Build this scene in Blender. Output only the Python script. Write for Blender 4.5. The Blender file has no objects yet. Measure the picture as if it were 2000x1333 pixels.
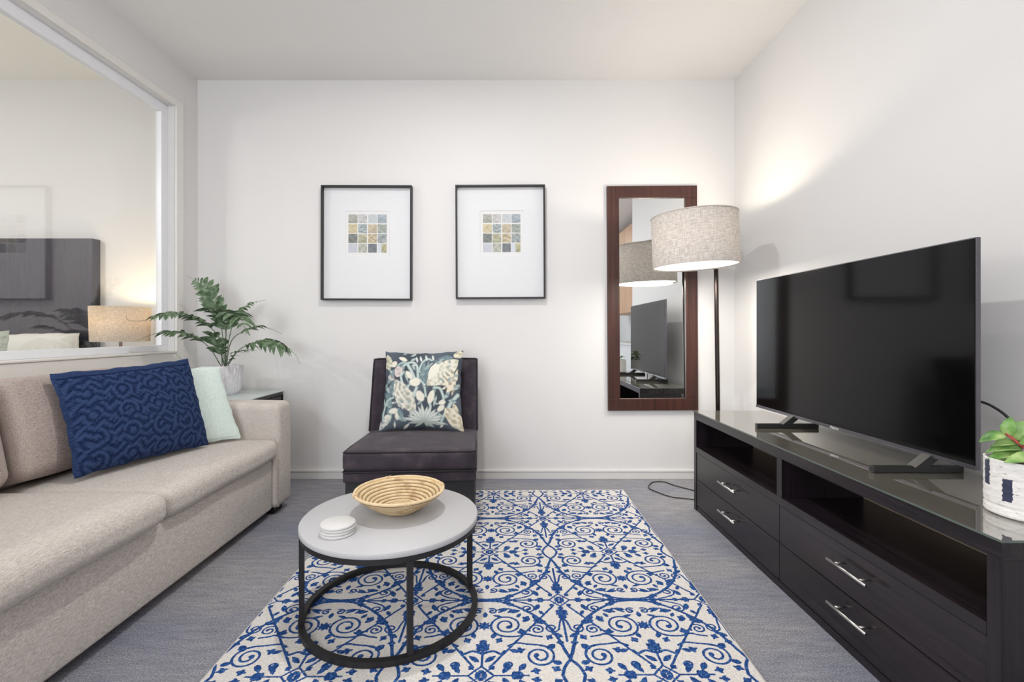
import bpy, bmesh, math, random
import numpy as np
from mathutils import Vector, Matrix
random.seed(7); rng = np.random.default_rng(7)
S = bpy.context.scene
COL = S.collection
PI = math.pi

# ------------------------------------------------------------------ camera
cd = bpy.data.cameras.new('camera'); cam = bpy.data.objects.new('camera', cd); COL.objects.link(cam)
cd.sensor_fit = 'HORIZONTAL'; cd.sensor_width = 36.0; cd.lens = 920 / 2000 * 36.0
cd.shift_x = 13 / 2000; cd.shift_y = -18.5 / 2000
cd.clip_start = 0.02; cd.clip_end = 60
cam.location = (0, 0, 1.08); cam.rotation_euler = (PI / 2, 0, 0)
S.camera = cam

# ------------------------------------------------------------------ exposure and world
S.view_settings.view_transform = 'Standard'; S.view_settings.look = 'None'
S.view_settings.gamma = 1.0; S.view_settings.use_curve_mapping = False
S.view_settings.exposure = -0.25
w = bpy.data.worlds.new('world'); S.world = w; w.use_nodes = True
w.node_tree.nodes['Background'].inputs[0].default_value = (0.78, 0.88, 1.0, 1)
w.node_tree.nodes['Background'].inputs[1].default_value = 1.0

# ------------------------------------------------------------------ lights
def area(name, loc, rot, size, power, col=(1, 1, 1), shape='DISK', size_y=None, spread=PI):
    l = bpy.data.lights.new(name, 'AREA'); l.energy = power; l.color = col; l.shape = shape; l.size = size
    if size_y: l.size_y = size_y
    l.spread = spread
    o = bpy.data.objects.new(name, l); COL.objects.link(o); o.location = loc; o.rotation_euler = rot
    return o
NEUT = (1.0, 0.978, 0.955)
def point(name, loc, power, col, r):
    l = bpy.data.lights.new(name, 'POINT'); l.energy = power; l.color = col; l.shadow_soft_size = r
    o = bpy.data.objects.new(name, l); COL.objects.link(o); o.location = loc; return o
area('ceiling_downlight', (-0.30, 1.95, 2.90), (0, 0, 0), 0.10, 29, NEUT)
area('ceiling_downlight', (0.35, 1.2, 2.90), (0, 0, 0), 0.13, 4, NEUT)
point('rear_fill_point', (-0.45, -0.7, 2.30), 33, NEUT, 0.22)  # added fill behind the camera to lift ceiling and room, no real globe
area('bedroom_downlight', (-4.55, 0.45, 2.90), (0, 0, 0), 0.09, 62, NEUT)
point('bedroom_fill_point', (-4.1, 1.4, 2.15), 44, NEUT, 0.22)  # added fill that brightens the bedroom walls and ceiling, not a known fitting
area('kitchen_fill_area', (1.2, -2.3, 2.90), (0, 0, 0), 0.3, 14, NEUT)  # added fill behind the camera, no known ceiling fitting
area('rear_fill_area', (-1.3, -2.95, 1.55), (PI / 2, 0, 0), 1.5, 95, (0.95, 0.97, 1.0), 'RECTANGLE', 2.3)  # added fill from the unseen rear side, window there is invented

# ------------------------------------------------------------------ materials
def lin(c):
    c = c / 255.0
    return c / 12.92 if c <= 0.04045 else ((c + 0.055) / 1.055) ** 2.4
def rgb(r, g, b): return (lin(r), lin(g), lin(b), 1)

class NT:
    def __init__(s, name):
        s.m = bpy.data.materials.new(name); s.m.use_nodes = True
        s.t = s.m.node_tree; s.b = s.t.nodes['Principled BSDF']; s.out = s.t.nodes['Material Output']
    def n(s, typ, **kw):
        nd = s.t.nodes.new(typ)
        for k, v in kw.items():
            if k.startswith('i_'):
                nd.inputs[int(k[2:]) if k[2:].isdigit() else k[2:].replace('_', ' ')].default_value = v
            else: setattr(nd, k, v)
        return nd
    def l(s, a, b): s.t.links.new(a, b)
    def coord(s, kind='Object', scale=(1, 1, 1), rot=(0, 0, 0)):
        c = s.n('ShaderNodeTexCoord'); mp = s.n('ShaderNodeMapping')
        mp.inputs['Scale'].default_value = scale; mp.inputs['Rotation'].default_value = rot
        s.l(c.outputs[kind], mp.inputs['Vector']); return mp.outputs[0]
    def noise(s, scale, vec=None, detail=3, rough=0.5, dist=0.0):
        nd = s.n('ShaderNodeTexNoise'); nd.inputs['Scale'].default_value = scale
        nd.inputs['Detail'].default_value = detail; nd.inputs['Roughness'].default_value = rough
        nd.inputs['Distortion'].default_value = dist
        if vec is not None: s.l(vec, nd.inputs['Vector'])
        return nd.outputs[0]
    def ramp(s, fac, stops):
        r = s.n('ShaderNodeValToRGB'); e = r.color_ramp.elements
        while len(e) < len(stops): e.new(0.5)
        for el, (p, c) in zip(e, stops): el.position = p; el.color = c
        s.l(fac, r.inputs[0]); return r.outputs[0]
    def mix(s, fac, a, b, mode='MIX'):
        m = s.n('ShaderNodeMix', data_type='RGBA', blend_type=mode)
        for i, v in ((0, fac), (6, a), (7, b)):
            if hasattr(v, 'is_linked') or isinstance(v, bpy.types.NodeSocket): s.l(v, m.inputs[i])
            else: m.inputs[i].default_value = v
        return m.outputs[2]
    def math(s, op, a, b=0.0, c=None):
        m = s.n('ShaderNodeMath', operation=op)
        for i, v in enumerate((a, b) if c is None else (a, b, c)):
            if isinstance(v, bpy.types.NodeSocket): s.l(v, m.inputs[i])
            else: m.inputs[i].default_value = v
        return m.outputs[0]
    def bump(s, h, strength=0.3, dist=0.01):
        b = s.n('ShaderNodeBump'); b.inputs['Strength'].default_value = strength; b.inputs['Distance'].default_value = dist
        s.l(h, b.inputs['Height']); s.l(b.outputs[0], s.b.inputs['Normal']); return b
    def base(s, v):
        if isinstance(v, bpy.types.NodeSocket): s.l(v, s.b.inputs['Base Color'])
        else: s.b.inputs['Base Color'].default_value = v
    def set(s, **kw):
        for k, v in kw.items(): s.b.inputs[k.replace('_', ' ')].default_value = v

def plain(name, col, rough=0.5, metal=0.0, spec=0.5, var=0.06, bump=0.0, scale=30):
    t = NT(name); n_ = t.noise(scale, t.coord())
    c2 = tuple(min(1, x * (1 + var)) for x in col[:3]) + (1,); c1 = tuple(x * (1 - var) for x in col[:3]) + (1,)
    t.base(t.ramp(n_, [(0.3, c1), (0.7, c2)]))
    t.set(Roughness=rough, Metallic=metal, Specular_IOR_Level=spec)
    if bump: t.bump(n_, bump, 0.002)
    return t.m

def paint(name, col, bump=0.05):
    t = NT(name); v = t.coord()
    t.base(t.ramp(t.noise(1.3, v), [(0.3, tuple(x * 0.985 for x in col[:3]) + (1,)), (0.7, col)]))
    t.set(Roughness=0.55, Specular_IOR_Level=0.3)
    t.bump(t.noise(220, v, 2), bump, 0.001); return t.m
M = {}
M['wall'] = paint('warm_white_paint', (0.785, 0.775, 0.768, 1))
M['ceil'] = paint('ceiling_paint', (0.86, 0.85, 0.838, 1))
M['bedceil'] = paint('cream_ceiling_paint', (0.90, 0.885, 0.82, 1))
M['trim'] = plain('white_trim_gloss', (0.82, 0.80, 0.76, 1), 0.3, var=0.01)
M['rail'] = plain('white_window_rail', (0.86, 0.87, 0.90, 1), 0.3, var=0.01)
M['skirt'] = plain('grey_white_skirting', (0.74, 0.73, 0.71, 1), 0.35, var=0.01)

# carpet
t = NT('carpet_tile'); v = t.coord()
streak = t.noise(1.0, t.coord(scale=(7.0, 44, 1)), 6, 0.75)
big = t.noise(1.0, t.coord(scale=(1.1, 2.2, 1)), 3)
fib = t.noise(300, v, 3, 0.75)
tile = t.noise(150, v, 2, 0.6)
c = t.ramp(streak, [(0.22, rgb(112, 112, 118)), (0.50, rgb(142, 141, 145)), (0.78, rgb(164, 162, 164))])
c = t.mix(t.ramp(big, [(0.42, (0, 0, 0, 1)), (0.62, (0.42, 0.42, 0.42, 1))]), c, rgb(104, 113, 138))
c = t.mix(1.0, c, t.ramp(fib, [(0.3, (0.28, 0.28, 0.28, 1)), (0.72, (0.95, 0.95, 0.95, 1))]), 'OVERLAY')
c = t.mix(0.4, c, t.ramp(tile, [(0.35, (0.3, 0.3, 0.3, 1)), (0.65, (0.8, 0.8, 0.8, 1))]), 'OVERLAY')
t.base(c); t.set(Roughness=0.95, Specular_IOR_Level=0.1); t.bump(fib, 0.7, 0.006); M['carpet'] = t.m

def tweed(name, dark, mid, light, along='Y', k=1.0, bump=0.35):
    t = NT(name)
    sc = {'Y': (500 * k, 38 * k, 500 * k), 'X': (38 * k, 500 * k, 500 * k), 'Z': (500 * k, 500 * k, 38 * k)}[along]
    a = t.noise(1.0, t.coord(scale=sc), 3, 0.6)
    b = t.noise(1.0, t.coord(scale=(380 * k, 380 * k, 70 * k)), 2, 0.5)
    s = t.math('ADD', t.math('MULTIPLY', a, 0.65), t.math('MULTIPLY', b, 0.35))
    t.base(t.ramp(s, [(0.36, dark), (0.5, mid), (0.63, light)]))
    t.set(Roughness=0.92, Specular_IOR_Level=0.15); t.bump(s, bump, 0.003)
    t.b.inputs['Sheen Weight'].default_value = 0.15
    return t.m
M['sofa'] = tweed('beige_tweed', rgb(158, 152, 145), rgb(201, 193, 186), rgb(226, 219, 213), k=1.5)
M['sofa_back'] = tweed('taupe_tweed', rgb(134, 120, 114), rgb(172, 158, 152), rgb(198, 186, 180), 'Y', 1.5)
M['mint'] = tweed('mint_cotton', rgb(196, 214, 209), rgb(214, 229, 223), rgb(226, 238, 233), 'X', 0.5, 0.3)

t = NT('velvet'); v = t.coord()
n1 = t.noise(9, v, 4, 0.6)
t.base(t.ramp(n1, [(0.3, rgb(52, 46, 54)), (0.55, rgb(66, 59, 67)), (0.75, rgb(90, 80, 84))]))
t.set(Roughness=0.75, Specular_IOR_Level=0.2); t.b.inputs['Sheen Weight'].default_value = 0.12
t.b.inputs['Sheen Roughness'].default_value = 0.4
t.bump(t.noise(300, v, 2), 0.2, 0.001); M['velvet'] = t.m
M['chair_base'] = plain('charcoal_base_cloth', rgb(42, 41, 44), 0.7)

t = NT('navy_quilt'); v = t.coord('UV', (1, 1, 1))
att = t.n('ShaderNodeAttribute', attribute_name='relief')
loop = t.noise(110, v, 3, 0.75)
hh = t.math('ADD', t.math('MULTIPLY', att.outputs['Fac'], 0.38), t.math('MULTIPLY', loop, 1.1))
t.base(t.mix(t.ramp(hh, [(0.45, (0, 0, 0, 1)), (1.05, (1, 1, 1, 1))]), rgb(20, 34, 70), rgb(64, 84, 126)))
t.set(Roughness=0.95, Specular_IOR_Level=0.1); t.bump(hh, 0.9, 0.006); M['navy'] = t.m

t = NT('floral_print'); att = t.n('ShaderNodeAttribute', attribute_name='print')
t.base(t.mix(0.0, att.outputs['Color'], t.ramp(t.noise(70, t.coord('UV'), 4), [(0.3, (0.25, 0.25, 0.25, 1)), (0.7, (0.85, 0.85, 0.85, 1))]), 'OVERLAY'))
t.set(Roughness=0.85, Specular_IOR_Level=0.15); t.bump(t.noise(300, t.coord('UV'), 2), 0.15, 0.001); M['floral'] = t.m
t = NT('watercolour_print'); att = t.n('ShaderNodeAttribute', attribute_name='print')
t.base(att.outputs['Color']); t.set(Roughness=0.7, Specular_IOR_Level=0.2); M['print'] = t.m

t = NT('tufted_rug'); att = t.n('ShaderNodeAttribute', attribute_name='pattern'); v = t.coord()
f1 = t.noise(260, v, 2, 0.7)
mask = t.math('ADD', att.outputs['Fac'], t.math('MULTIPLY', t.math('SUBTRACT', f1, 0.5), 1.1))
blue = t.ramp(t.noise(110, v, 3, 0.7), [(0.3, rgb(22, 46, 92)), (0.52, rgb(40, 78, 140)), (0.72, rgb(92, 132, 186))])
cream = t.ramp(t.noise(190, v, 2, 0.6), [(0.25, rgb(196, 192, 190)), (0.6, rgb(226, 222, 216))])
t.base(t.mix(t.ramp(mask, [(0.36, (0, 0, 0, 1)), (0.60, (1, 1, 1, 1))]), cream, blue))
t.set(Roughness=0.95, Specular_IOR_Level=0.08); t.bump(f1, 0.5, 0.004); M['rug'] = t.m

def wood(name, c1, c2, rough, along, spec=0.5, fine=1.0):
    t = NT(name); sc = {'X': (2.0, 60, 60), 'Y': (60, 2.0, 60), 'Z': (60, 60, 2.0)}[along]
    n_ = t.noise(fine, t.coord(scale=sc), 5, 0.65, 0.3)
    t.base(t.ramp(n_, [(0.3, c1), (0.7, c2)])); t.set(Roughness=rough, Specular_IOR_Level=spec)
    t.bump(n_, 0.12, 0.002); return t.m
M['espresso'] = wood('espresso_wood', rgb(15, 11, 14), rgb(46, 38, 43), 0.26, 'Y')
M['espressoz'] = wood('espresso_wood_upright', rgb(14, 10, 14), rgb(38, 31, 36), 0.30, 'Z')
M['backwood'] = wood('cabinet_back_wood', rgb(140, 124, 110), rgb(186, 168, 150), 0.25, 'Y')
M['walnut'] = wood('mirror_frame_wood', rgb(44, 25, 22), rgb(84, 50, 42), 0.38, 'Z', fine=0.6)
M['headboard'] = wood('headboard_wood', rgb(24, 19, 34), rgb(50, 40, 58), 0.2, 'Z')
M['oak'] = wood('kitchen_oak', rgb(176, 138, 106), rgb(205, 168, 136), 0.45, 'Z', fine=0.5)
M['black'] = plain('matt_black_plastic', rgb(30, 30, 31), 0.45)
M['blackmetal'] = plain('black_powder_coat', rgb(34, 33, 35), 0.5, 0.2)
M['pole'] = plain('dark_bronze_metal', rgb(58, 50, 48), 0.3, 0.8)
M['steel'] = plain('brushed_steel', (0.62, 0.60, 0.58, 1), 0.28, 1.0)
M['tvedge'] = plain('tv_grey_metal', rgb(105, 103, 110), 0.3, 0.8)
M['screen'] = plain('tv_screen_glass', rgb(6, 6, 7), 0.09, 0, 0.28, scale=3)
M['white_top'] = plain('white_table_top', (0.50, 0.50, 0.515, 1), 0.45, var=0.01)
M['ceramic'] = plain('white_coaster_ceramic', (0.66, 0.655, 0.65, 1), 0.5, var=0.02)
M['matboard'] = plain('white_mat_board', (0.80, 0.81, 0.83, 1), 0.8, spec=0.2, var=0.004)
M['pframe'] = plain('black_picture_frame', rgb(34, 32, 34), 0.5)
M['bed_white'] = plain('white_cotton', (0.80, 0.78, 0.73, 1), 0.9, spec=0.1, var=0.03, scale=8)
M['sage'] = plain('sage_cotton', (0.42, 0.46, 0.38, 1), 0.9, spec=0.1, var=0.3, scale=60)
M['soil'] = plain('potting_soil', rgb(52, 40, 32), 0.95, var=0.5, scale=90, bump=0.8)
M['redstem'] = plain('red_stem', rgb(170, 72, 62), 0.5)
M['cable'] = plain('black_cable', rgb(20, 19, 20), 0.5)
M['piping'] = plain('dark_piping', rgb(30, 26, 31), 0.7)
M['mark'] = plain('logo_silver', (0.8, 0.8, 0.8, 1), 0.4)
M['fridge'] = plain('white_appliance', (0.75, 0.78, 0.8, 1), 0.3, var=0.01)
M['scratch'] = plain('pale_pull', (0.85, 0.8, 0.7, 1), 0.8)

def leafmat(name, c1, c2, c3, rough=0.5, sc=40):
    t = NT(name); n_ = t.noise(sc, t.coord(), 3)
    t.base(t.ramp(n_, [(0.3, c1), (0.5, c2), (0.72, c3)])); t.set(Roughness=rough, Specular_IOR_Level=0.4)
    return t.m
M['fern'] = leafmat('fern_leaf', rgb(58, 80, 56), rgb(90, 114, 82), rgb(140, 158, 134))
M['stem'] = leafmat('fern_stem', rgb(46, 52, 40), rgb(62, 66, 50), rgb(80, 84, 62))
M['leaf'] = leafmat('succulent_leaf', rgb(70, 118, 56), rgb(124, 168, 88), rgb(186, 208, 140), 0.35, 22)

# glazing: clear pane with angle dependent reflection, no view tricks
def glass(name, tint=(1, 1, 1, 1), f0=0.05, refl_tone=None):
    t = NT(name); t.t.nodes.remove(t.b)
    g = t.n('ShaderNodeNewGeometry'); d = t.n('ShaderNodeVectorMath', operation='DOT_PRODUCT')
    t.l(g.outputs['Incoming'], d.inputs[0]); t.l(g.outputs['Normal'], d.inputs[1])
    c = t.math('ABSOLUTE', d.outputs['Value']); p = t.math('POWER', t.math('SUBTRACT', 1.0, c), 5.0)
    f = t.math('ADD', t.math('MULTIPLY', p, 1 - f0), f0)
    tr = t.n('ShaderNodeBsdfTransparent'); tr.inputs[0].default_value = tint
    gl = t.n('ShaderNodeBsdfGlossy'); gl.inputs['Roughness'].default_value = 0.0
    m = t.n('ShaderNodeMixShader'); t.l(f, m.inputs[0]); t.l(tr.outputs[0], m.inputs[1]); t.l(gl.outputs[0], m.inputs[2])
    if refl_tone:
        t.l(gl.outputs[0], m.inputs[2]); di = t.n('ShaderNodeBsdfDiffuse'); di.inputs[0].default_value = refl_tone
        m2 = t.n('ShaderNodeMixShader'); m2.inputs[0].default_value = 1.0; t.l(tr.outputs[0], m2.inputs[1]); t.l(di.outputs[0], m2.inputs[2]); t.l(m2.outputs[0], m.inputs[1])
    t.l(m.outputs[0], t.out.inputs[0]); return t.m
M['pane'] = glass('window_glass', (0.985, 0.99, 0.99, 1), 0.075)
M['topglass'] = glass('cabinet_glass', (0.90, 0.93, 0.91, 1), 0.58, (0.20, 0.185, 0.15, 1))  # pale diffuse colour stands in for the bright wall reflected in the top
t = NT('mirror_silver'); t.base((0.86, 0.88, 0.88, 1)); t.set(Roughness=0.0, Metallic=1.0); M['mirror'] = t.m
M['glassedge'] = plain('green_glass_edge', rgb(96, 106, 100), 0.15)
M['aqua'] = plain('pale_aqua_glass', rgb(222, 236, 234), 0.08, 0, 0.7, var=0.01)

# lamp shade linen: diffuse plus translucent
def linen(name, dark, mid, light, trans=0.35):
    t = NT(name)
    a = t.noise(1.0, t.coord('UV', (420, 26, 1)), 3, 0.6); b = t.noise(1.0, t.coord('UV', (46, 170, 1)), 3, 0.6)
    s = t.math('ADD', t.math('MULTIPLY', a, 0.5), t.math('MULTIPLY', b, 0.5))
    c = t.ramp(s, [(0.38, dark), (0.5, mid), (0.62, light)])
    t.base(c); t.set(Roughness=0.9, Specular_IOR_Level=0.1); t.bump(s, 0.3, 0.002)
    tr = t.n('ShaderNodeBsdfTranslucent'); t.l(c, tr.inputs[0])
    m = t.n('ShaderNodeMixShader'); m.inputs[0].default_value = trans
    t.l(t.b.outputs[0], m.inputs[1]); t.l(tr.outputs[0], m.inputs[2]); t.l(m.outputs[0], t.out.inputs[0])
    return t.m
M['linen'] = linen('lamp_linen', rgb(190, 182, 175), rgb(218, 211, 204), rgb(238, 232, 226), 0.16)
M['linen2'] = linen('bedside_linen', rgb(196, 180, 160), rgb(224, 210, 192), rgb(240, 230, 214), 0.26)
def glow(name, col, e):
    t = NT(name); t.base((0.9, 0.9, 0.88, 1)); t.b.inputs['Emission Color'].default_value = col
    t.b.inputs['Emission Strength'].default_value = e; return t.m
M['diffuser'] = glow('lamp_diffuser', (1, 0.96, 0.88, 1), 2.2)
M['bulb'] = glow('lamp_bulb', (1, 0.9, 0.75, 1), 3)

t = NT('coiled_cane'); v = t.coord('UV', (14, 90, 1))
n_ = t.noise(1.0, v, 4, 0.7)
m_ = t.noise(3.0, t.coord('Object', (4, 4, 4)), 3, 0.6)
c = t.ramp(n_, [(0.25, rgb(172, 132, 86)), (0.45, rgb(220, 192, 146)), (0.7, rgb(240, 226, 190))])
c = t.mix(t.ramp(m_, [(0.56, (0, 0, 0, 1)), (0.72, (0.6, 0.6, 0.6, 1))]), c, rgb(150, 104, 62))
att = t.n('ShaderNodeAttribute', attribute_name='groove')
c = t.mix(att.outputs['Fac'], c, rgb(88, 56, 26))
t.base(c); t.set(Roughness=0.6); M['cane'] = t.m
M['rimcane'] = plain('rim_cane', rgb(222, 198, 158), 0.5, var=0.12, scale=40)

t = NT('speckled_pot'); v = t.coord()
sp = t.noise(60, t.coord('Object', (1, 1, 3)), 3, 0.6)
c = t.ramp(sp, [(0.30, rgb(150, 148, 150)), (0.37, rgb(226, 223, 220)), (0.7, rgb(238, 236, 232))])
att = t.n('ShaderNodeAttribute', attribute_name='dab')
c = t.mix(t.ramp(t.math('ADD', att.outputs['Fac'], t.math('MULTIPLY', t.math('SUBTRACT', t.noise(150, v, 2), 0.5), 1.6)), [(0.5, (0, 0, 0, 1)), (0.62, (1, 1, 1, 1))]), c, rgb(48, 54, 78))
t.base(c); t.set(Roughness=0.6); t.bump(sp, 0.4, 0.003); M['dabpot'] = t.m
t = NT('ribbed_white_pot'); n_ = t.noise(30, t.coord(), 4, 0.7)
t.base(t.ramp(n_, [(0.3, rgb(214, 210, 215)), (0.5, rgb(232, 230, 235)), (0.8, rgb(240, 238, 242))]))
t.set(Roughness=0.55); M['fernpot'] = t.m

# ------------------------------------------------------------------ mesh helpers
ORG = {}
def mk(name, V, F, m, parent=None, smooth=False, org=None, uv=None, mats=None, fm=None):
    V = np.asarray(V, float)
    o_ = ORG.get(parent.name, (0, 0, 0)) if parent else (org or (0, 0, 0))
    V = V - np.array(o_)
    me = bpy.data.meshes.new(name); me.from_pydata(V.tolist(), [], [tuple(int(i) for i in f) for f in F])
    for mm in (mats or [m]): me.materials.append(mm)
    if fm is not None: me.polygons.foreach_set('material_index', fm)
    if uv is not None:
        ul = me.uv_layers.new(name='UVMap'); li = np.zeros(len(me.loops), int); me.loops.foreach_get('vertex_index', li)
        ul.data.foreach_set('uv', np.asarray(uv, float)[li].ravel())
    if smooth: me.polygons.foreach_set('use_smooth', [True] * len(me.polygons))
    me.update()
    o = bpy.data.objects.new(name, me); COL.objects.link(o)
    if parent: o.parent = parent; ORG[o.name] = o_
    else: o.location = o_; ORG[o.name] = o_
    return o
def tag(o, label, cat, group=None):
    o['label'] = label; o['category'] = cat
    if group: o['group'] = group
    return o
def thing(name, label, cat, loc, group=None, rotz=0.0):
    o = bpy.data.objects.new(name, None); COL.objects.link(o); o.location = loc; o.rotation_euler = (0, 0, rotz)
    o.empty_display_size = 0.1; ORG[o.name] = tuple(loc); return tag(o, label, cat, group)
def struct(o): o['kind'] = 'structure'; return o
class MB:
    def __init__(s): s.V = []; s.F = []
    def add(s, V, F):
        k = len(s.V); s.V += [tuple(v) for v in V]; s.F += [tuple(i + k for i in f) for f in F]; return s
    def box(s, x0, y0, z0, x1, y1, z1):
        V = [(x, y, z) for x in (x0, x1) for y in (y0, y1) for z in (z0, z1)]
        return s.add(V, [(0, 1, 3, 2), (4, 6, 7, 5), (0, 4, 5, 1), (2, 3, 7, 6), (0, 2, 6, 4), (1, 5, 7, 3)])
    def tube(s, P, R, n=10, cap=True):
        P = [Vector(p) for p in P]; R = R if hasattr(R, '__len__') else [R] * len(P)
        V = []; up = None
        for i, p in enumerate(P):
            d = (P[min(i + 1, len(P) - 1)] - P[max(i - 1, 0)]).normalized()
            if up is None: up = Vector((0, 0, 1)) if abs(d.z) < 0.9 else Vector((1, 0, 0))
            a = d.cross(up).normalized(); b = a.cross(d).normalized(); up = b
            for k in range(n):
                t_ = 2 * PI * k / n; V.append(p + (a * math.cos(t_) + b * math.sin(t_)) * R[i])
        F = [(i * n + k, i * n + (k + 1) % n, (i + 1) * n + (k + 1) % n, (i + 1) * n + k) for i in range(len(P) - 1) for k in range(n)]
        if cap: F += [tuple(range(n))[::-1], tuple((len(P) - 1) * n + k for k in range(n))]
        return s.add(V, F)
    def ring(s, c, r, sec, n=72):   # sec: closed profile [(dr, dz)]
        V = []; m = len(sec)
        for i in range(n):
            a = 2 * PI * i / n
            V += [(c[0] + (r + dr) * math.cos(a), c[1] + (r + dr) * math.sin(a), c[2] + dz) for dr, dz in sec]
        return s.add(V, [(i * m + k, ((i + 1) % n) * m + k, ((i + 1) % n) * m + (k + 1) % m, i * m + (k + 1) % m) for i in range(n) for k in range(m)])
    def build(s, name, m, parent=None, smooth=False, bevel=0, **kw):
        o = mk(name, s.V, s.F, m, parent, smooth, **kw)
        bm = bmesh.new(); bm.from_mesh(o.data); bmesh.ops.recalc_face_normals(bm, faces=bm.faces); bm.to_mesh(o.data); bm.free()
        if bevel:
            b = o.modifiers.new('edge', 'BEVEL'); b.width = bevel; b.segments = 2; b.limit_method = 'ANGLE'
        return o
def box(name, a, b, m, parent=None, bevel=0.0, **kw): return MB().box(*a, *b).build(name, m, parent, bevel=bevel, **kw)
def lathe(name, c, prof, m, parent=None, n=64, org=None, fn=None, smooth=True, attr=None):
    V = []; U = []; k = len(prof)
    for i in range(n + 1):
        a = 2 * PI * i / n
        for j, (r, z) in enumerate(prof):
            rr = r * (fn(a, j) if fn else 1)
            V.append((c[0] + rr * math.cos(a), c[1] + rr * math.sin(a), c[2] + z)); U.append((i / n, j / (k - 1)))
    F = [(i * k + j, (i + 1) * k + j, (i + 1) * k + j + 1, i * k + j + 1) for i in range(n) for j in range(k - 1)]
    o = mk(name, V, F, m, parent, smooth, org, U)
    if attr:
        at = o.data.attributes.new(attr[0], 'FLOAT', 'POINT'); at.data.foreach_set('value', [attr[1](i // k, i % k, V[i]) for i in range(len(V))])
    return o
def rbox(c, h, r, n=10, fn=None, rot=None):
    """rounded box vertices/faces; fn(p_local)->p_local deforms"""
    def ax(H):
        e = [r * (1 - math.tan(a) ) for a in (PI / 4, PI / 4 * .75, PI / 4 * .5, PI / 4 * .25, 0)]
        lo = [-H + x for x in e]; inn = list(np.linspace(-H + r, H - r, n + 1))[1:-1]
        return lo + inn + [-x for x in lo[::-1]]
    A = [ax(x) for x in h]; V = []; F = []; idx = {}
    def vid(p):
        k = tuple(round(x, 7) for x in p)
        if k not in idx:
            idx[k] = len(V); q = np.array(p); inn = np.clip(q, -np.array(h) + r, np.array(h) - r); d = q - inn; L = np.linalg.norm(d)
            if L > 1e-9: q = inn + d / L * r
            if fn: q = np.array(fn(q))
            q = Vector(q)
            if rot is not None: q = rot @ q
            V.append((q.x + c[0], q.y + c[1], q.z + c[2]))
        return idx[k]
    for d in range(3):
        u, w_ = [(1, 2), (2, 0), (0, 1)][d]
        for s_ in (-1, 1):
            for i in range(len(A[u]) - 1):
                for j in range(len(A[w_]) - 1):
                    q = []
                    for (a, b) in ((i, j), (i + 1, j), (i + 1, j + 1), (i, j + 1)):
                        p = [0, 0, 0]; p[d] = s_ * h[d]; p[u] = A[u][a]; p[w_] = A[w_][b]; q.append(vid(p))
                    F.append(q if s_ > 0 else q[::-1])
    return V, F
def softbox(name, a, b, r, m, parent, crown=(0, 0, 0), n=10, wob=0.0, seed=0, fn=None, rot=None):
    c = [(x + y) / 2 for x, y in zip(a, b)]; h = [abs(y - x) / 2 for x, y in zip(a, b)]
    ph = [seed * 1.7 + k for k in range(3)]
    def f(p):
        p = p.copy(); t_ = [p[i] / h[i] for i in range(3)]
        for i in range(3):
            j, k = (i + 1) % 3, (i + 2) % 3
            p[i] += crown[i] * t_[i] * max(0, 1 - t_[j] ** 2) ** .6 * max(0, 1 - t_[k] ** 2) ** .6
        if wob:
            p[0] += wob * math.sin(9 * p[1] + ph[0]) * math.cos(7 * p[2] + ph[1]); p[2] += wob * math.sin(11 * p[1] + 5 * p[0] + ph[2]) * math.cos(6 * p[0] + ph[0])
        if fn: p = fn(p, t_)
        return p
    V, F = rbox(c, h, r, n, f, rot)
    return mk(name, V, F, m, parent, True)

# ------------------------------------------------------------------ room shell
YB, XL, XR, ZC = 3.462, -2.262, 1.682, 2.928
WT = 0.11   # internal wall thickness
struct(box('floor', (-5.6, -3.1, -0.08), (3.3, YB + 0.1, 0.0), M['carpet']))
struct(box('ceiling', (XL - WT, -3.1, ZC), (3.3, YB + 0.1, ZC + 0.1), M['ceil']))
struct(box('ceiling_bedroom', (-5.6, -3.1, ZC), (XL - WT, YB + 0.1, ZC + 0.1), M['bedceil']))
struct(box('wall_back', (-5.6, YB, 0), (3.3, YB + 0.1, ZC), M['wall']))
wy0, wy1, wz0, wz1 = 0.30, 3.222, 0.935, 2.623
wl = MB().box(XL - WT, -3.1, 0, XL, YB, wz0).box(XL - WT, -3.1, wz1, XL, YB, ZC).box(XL - WT, -3.1, wz0, XL, wy0, wz1).box(XL - WT, wy1, wz0, XL, YB, wz1)
struct(wl.build('wall_left', M['wall']))
struct(box('wall_right', (XR, 0.66, 0), (XR + 0.12, YB, ZC), M['wall']))
struct(box('wall_kitchen', (XR + 0.12, 0.66, 0), (3.2, 0.78, ZC), M['wall']))
struct(box('wall_kitchen_side', (3.2, -3.1, 0), (3.3, 0.78, ZC), M['wall']))
struct(box('wall_bedroom_side', (-5.7, -3.1, 0), (-5.6, YB, ZC), M['wall']))
wr = MB().box(-5.6, -3.1, 0, -2.1, -3.0, ZC).box(-0.5, -3.1, 0, 3.3, -3.0, ZC).box(-2.1, -3.1, 2.75, -0.5, -3.0, ZC).box(-2.1, -3.1, 0, -0.5, -3.0, 0.35)
struct(wr.build('wall_rear', M['wall']))
# baseboards
sk = MB().box(XL, YB - 0.014, 0, XR, YB, 0.058).box(XL, YB - 0.018, 0.052, XR, YB, 0.064)
struct(sk.build('baseboard_back', M['skirt'], bevel=0.001))
struct(box('baseboard_right', (XR - 0.014, 0.66, 0), (XR, YB - 0.018, 0.064), M['skirt'], bevel=0.001))
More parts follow.
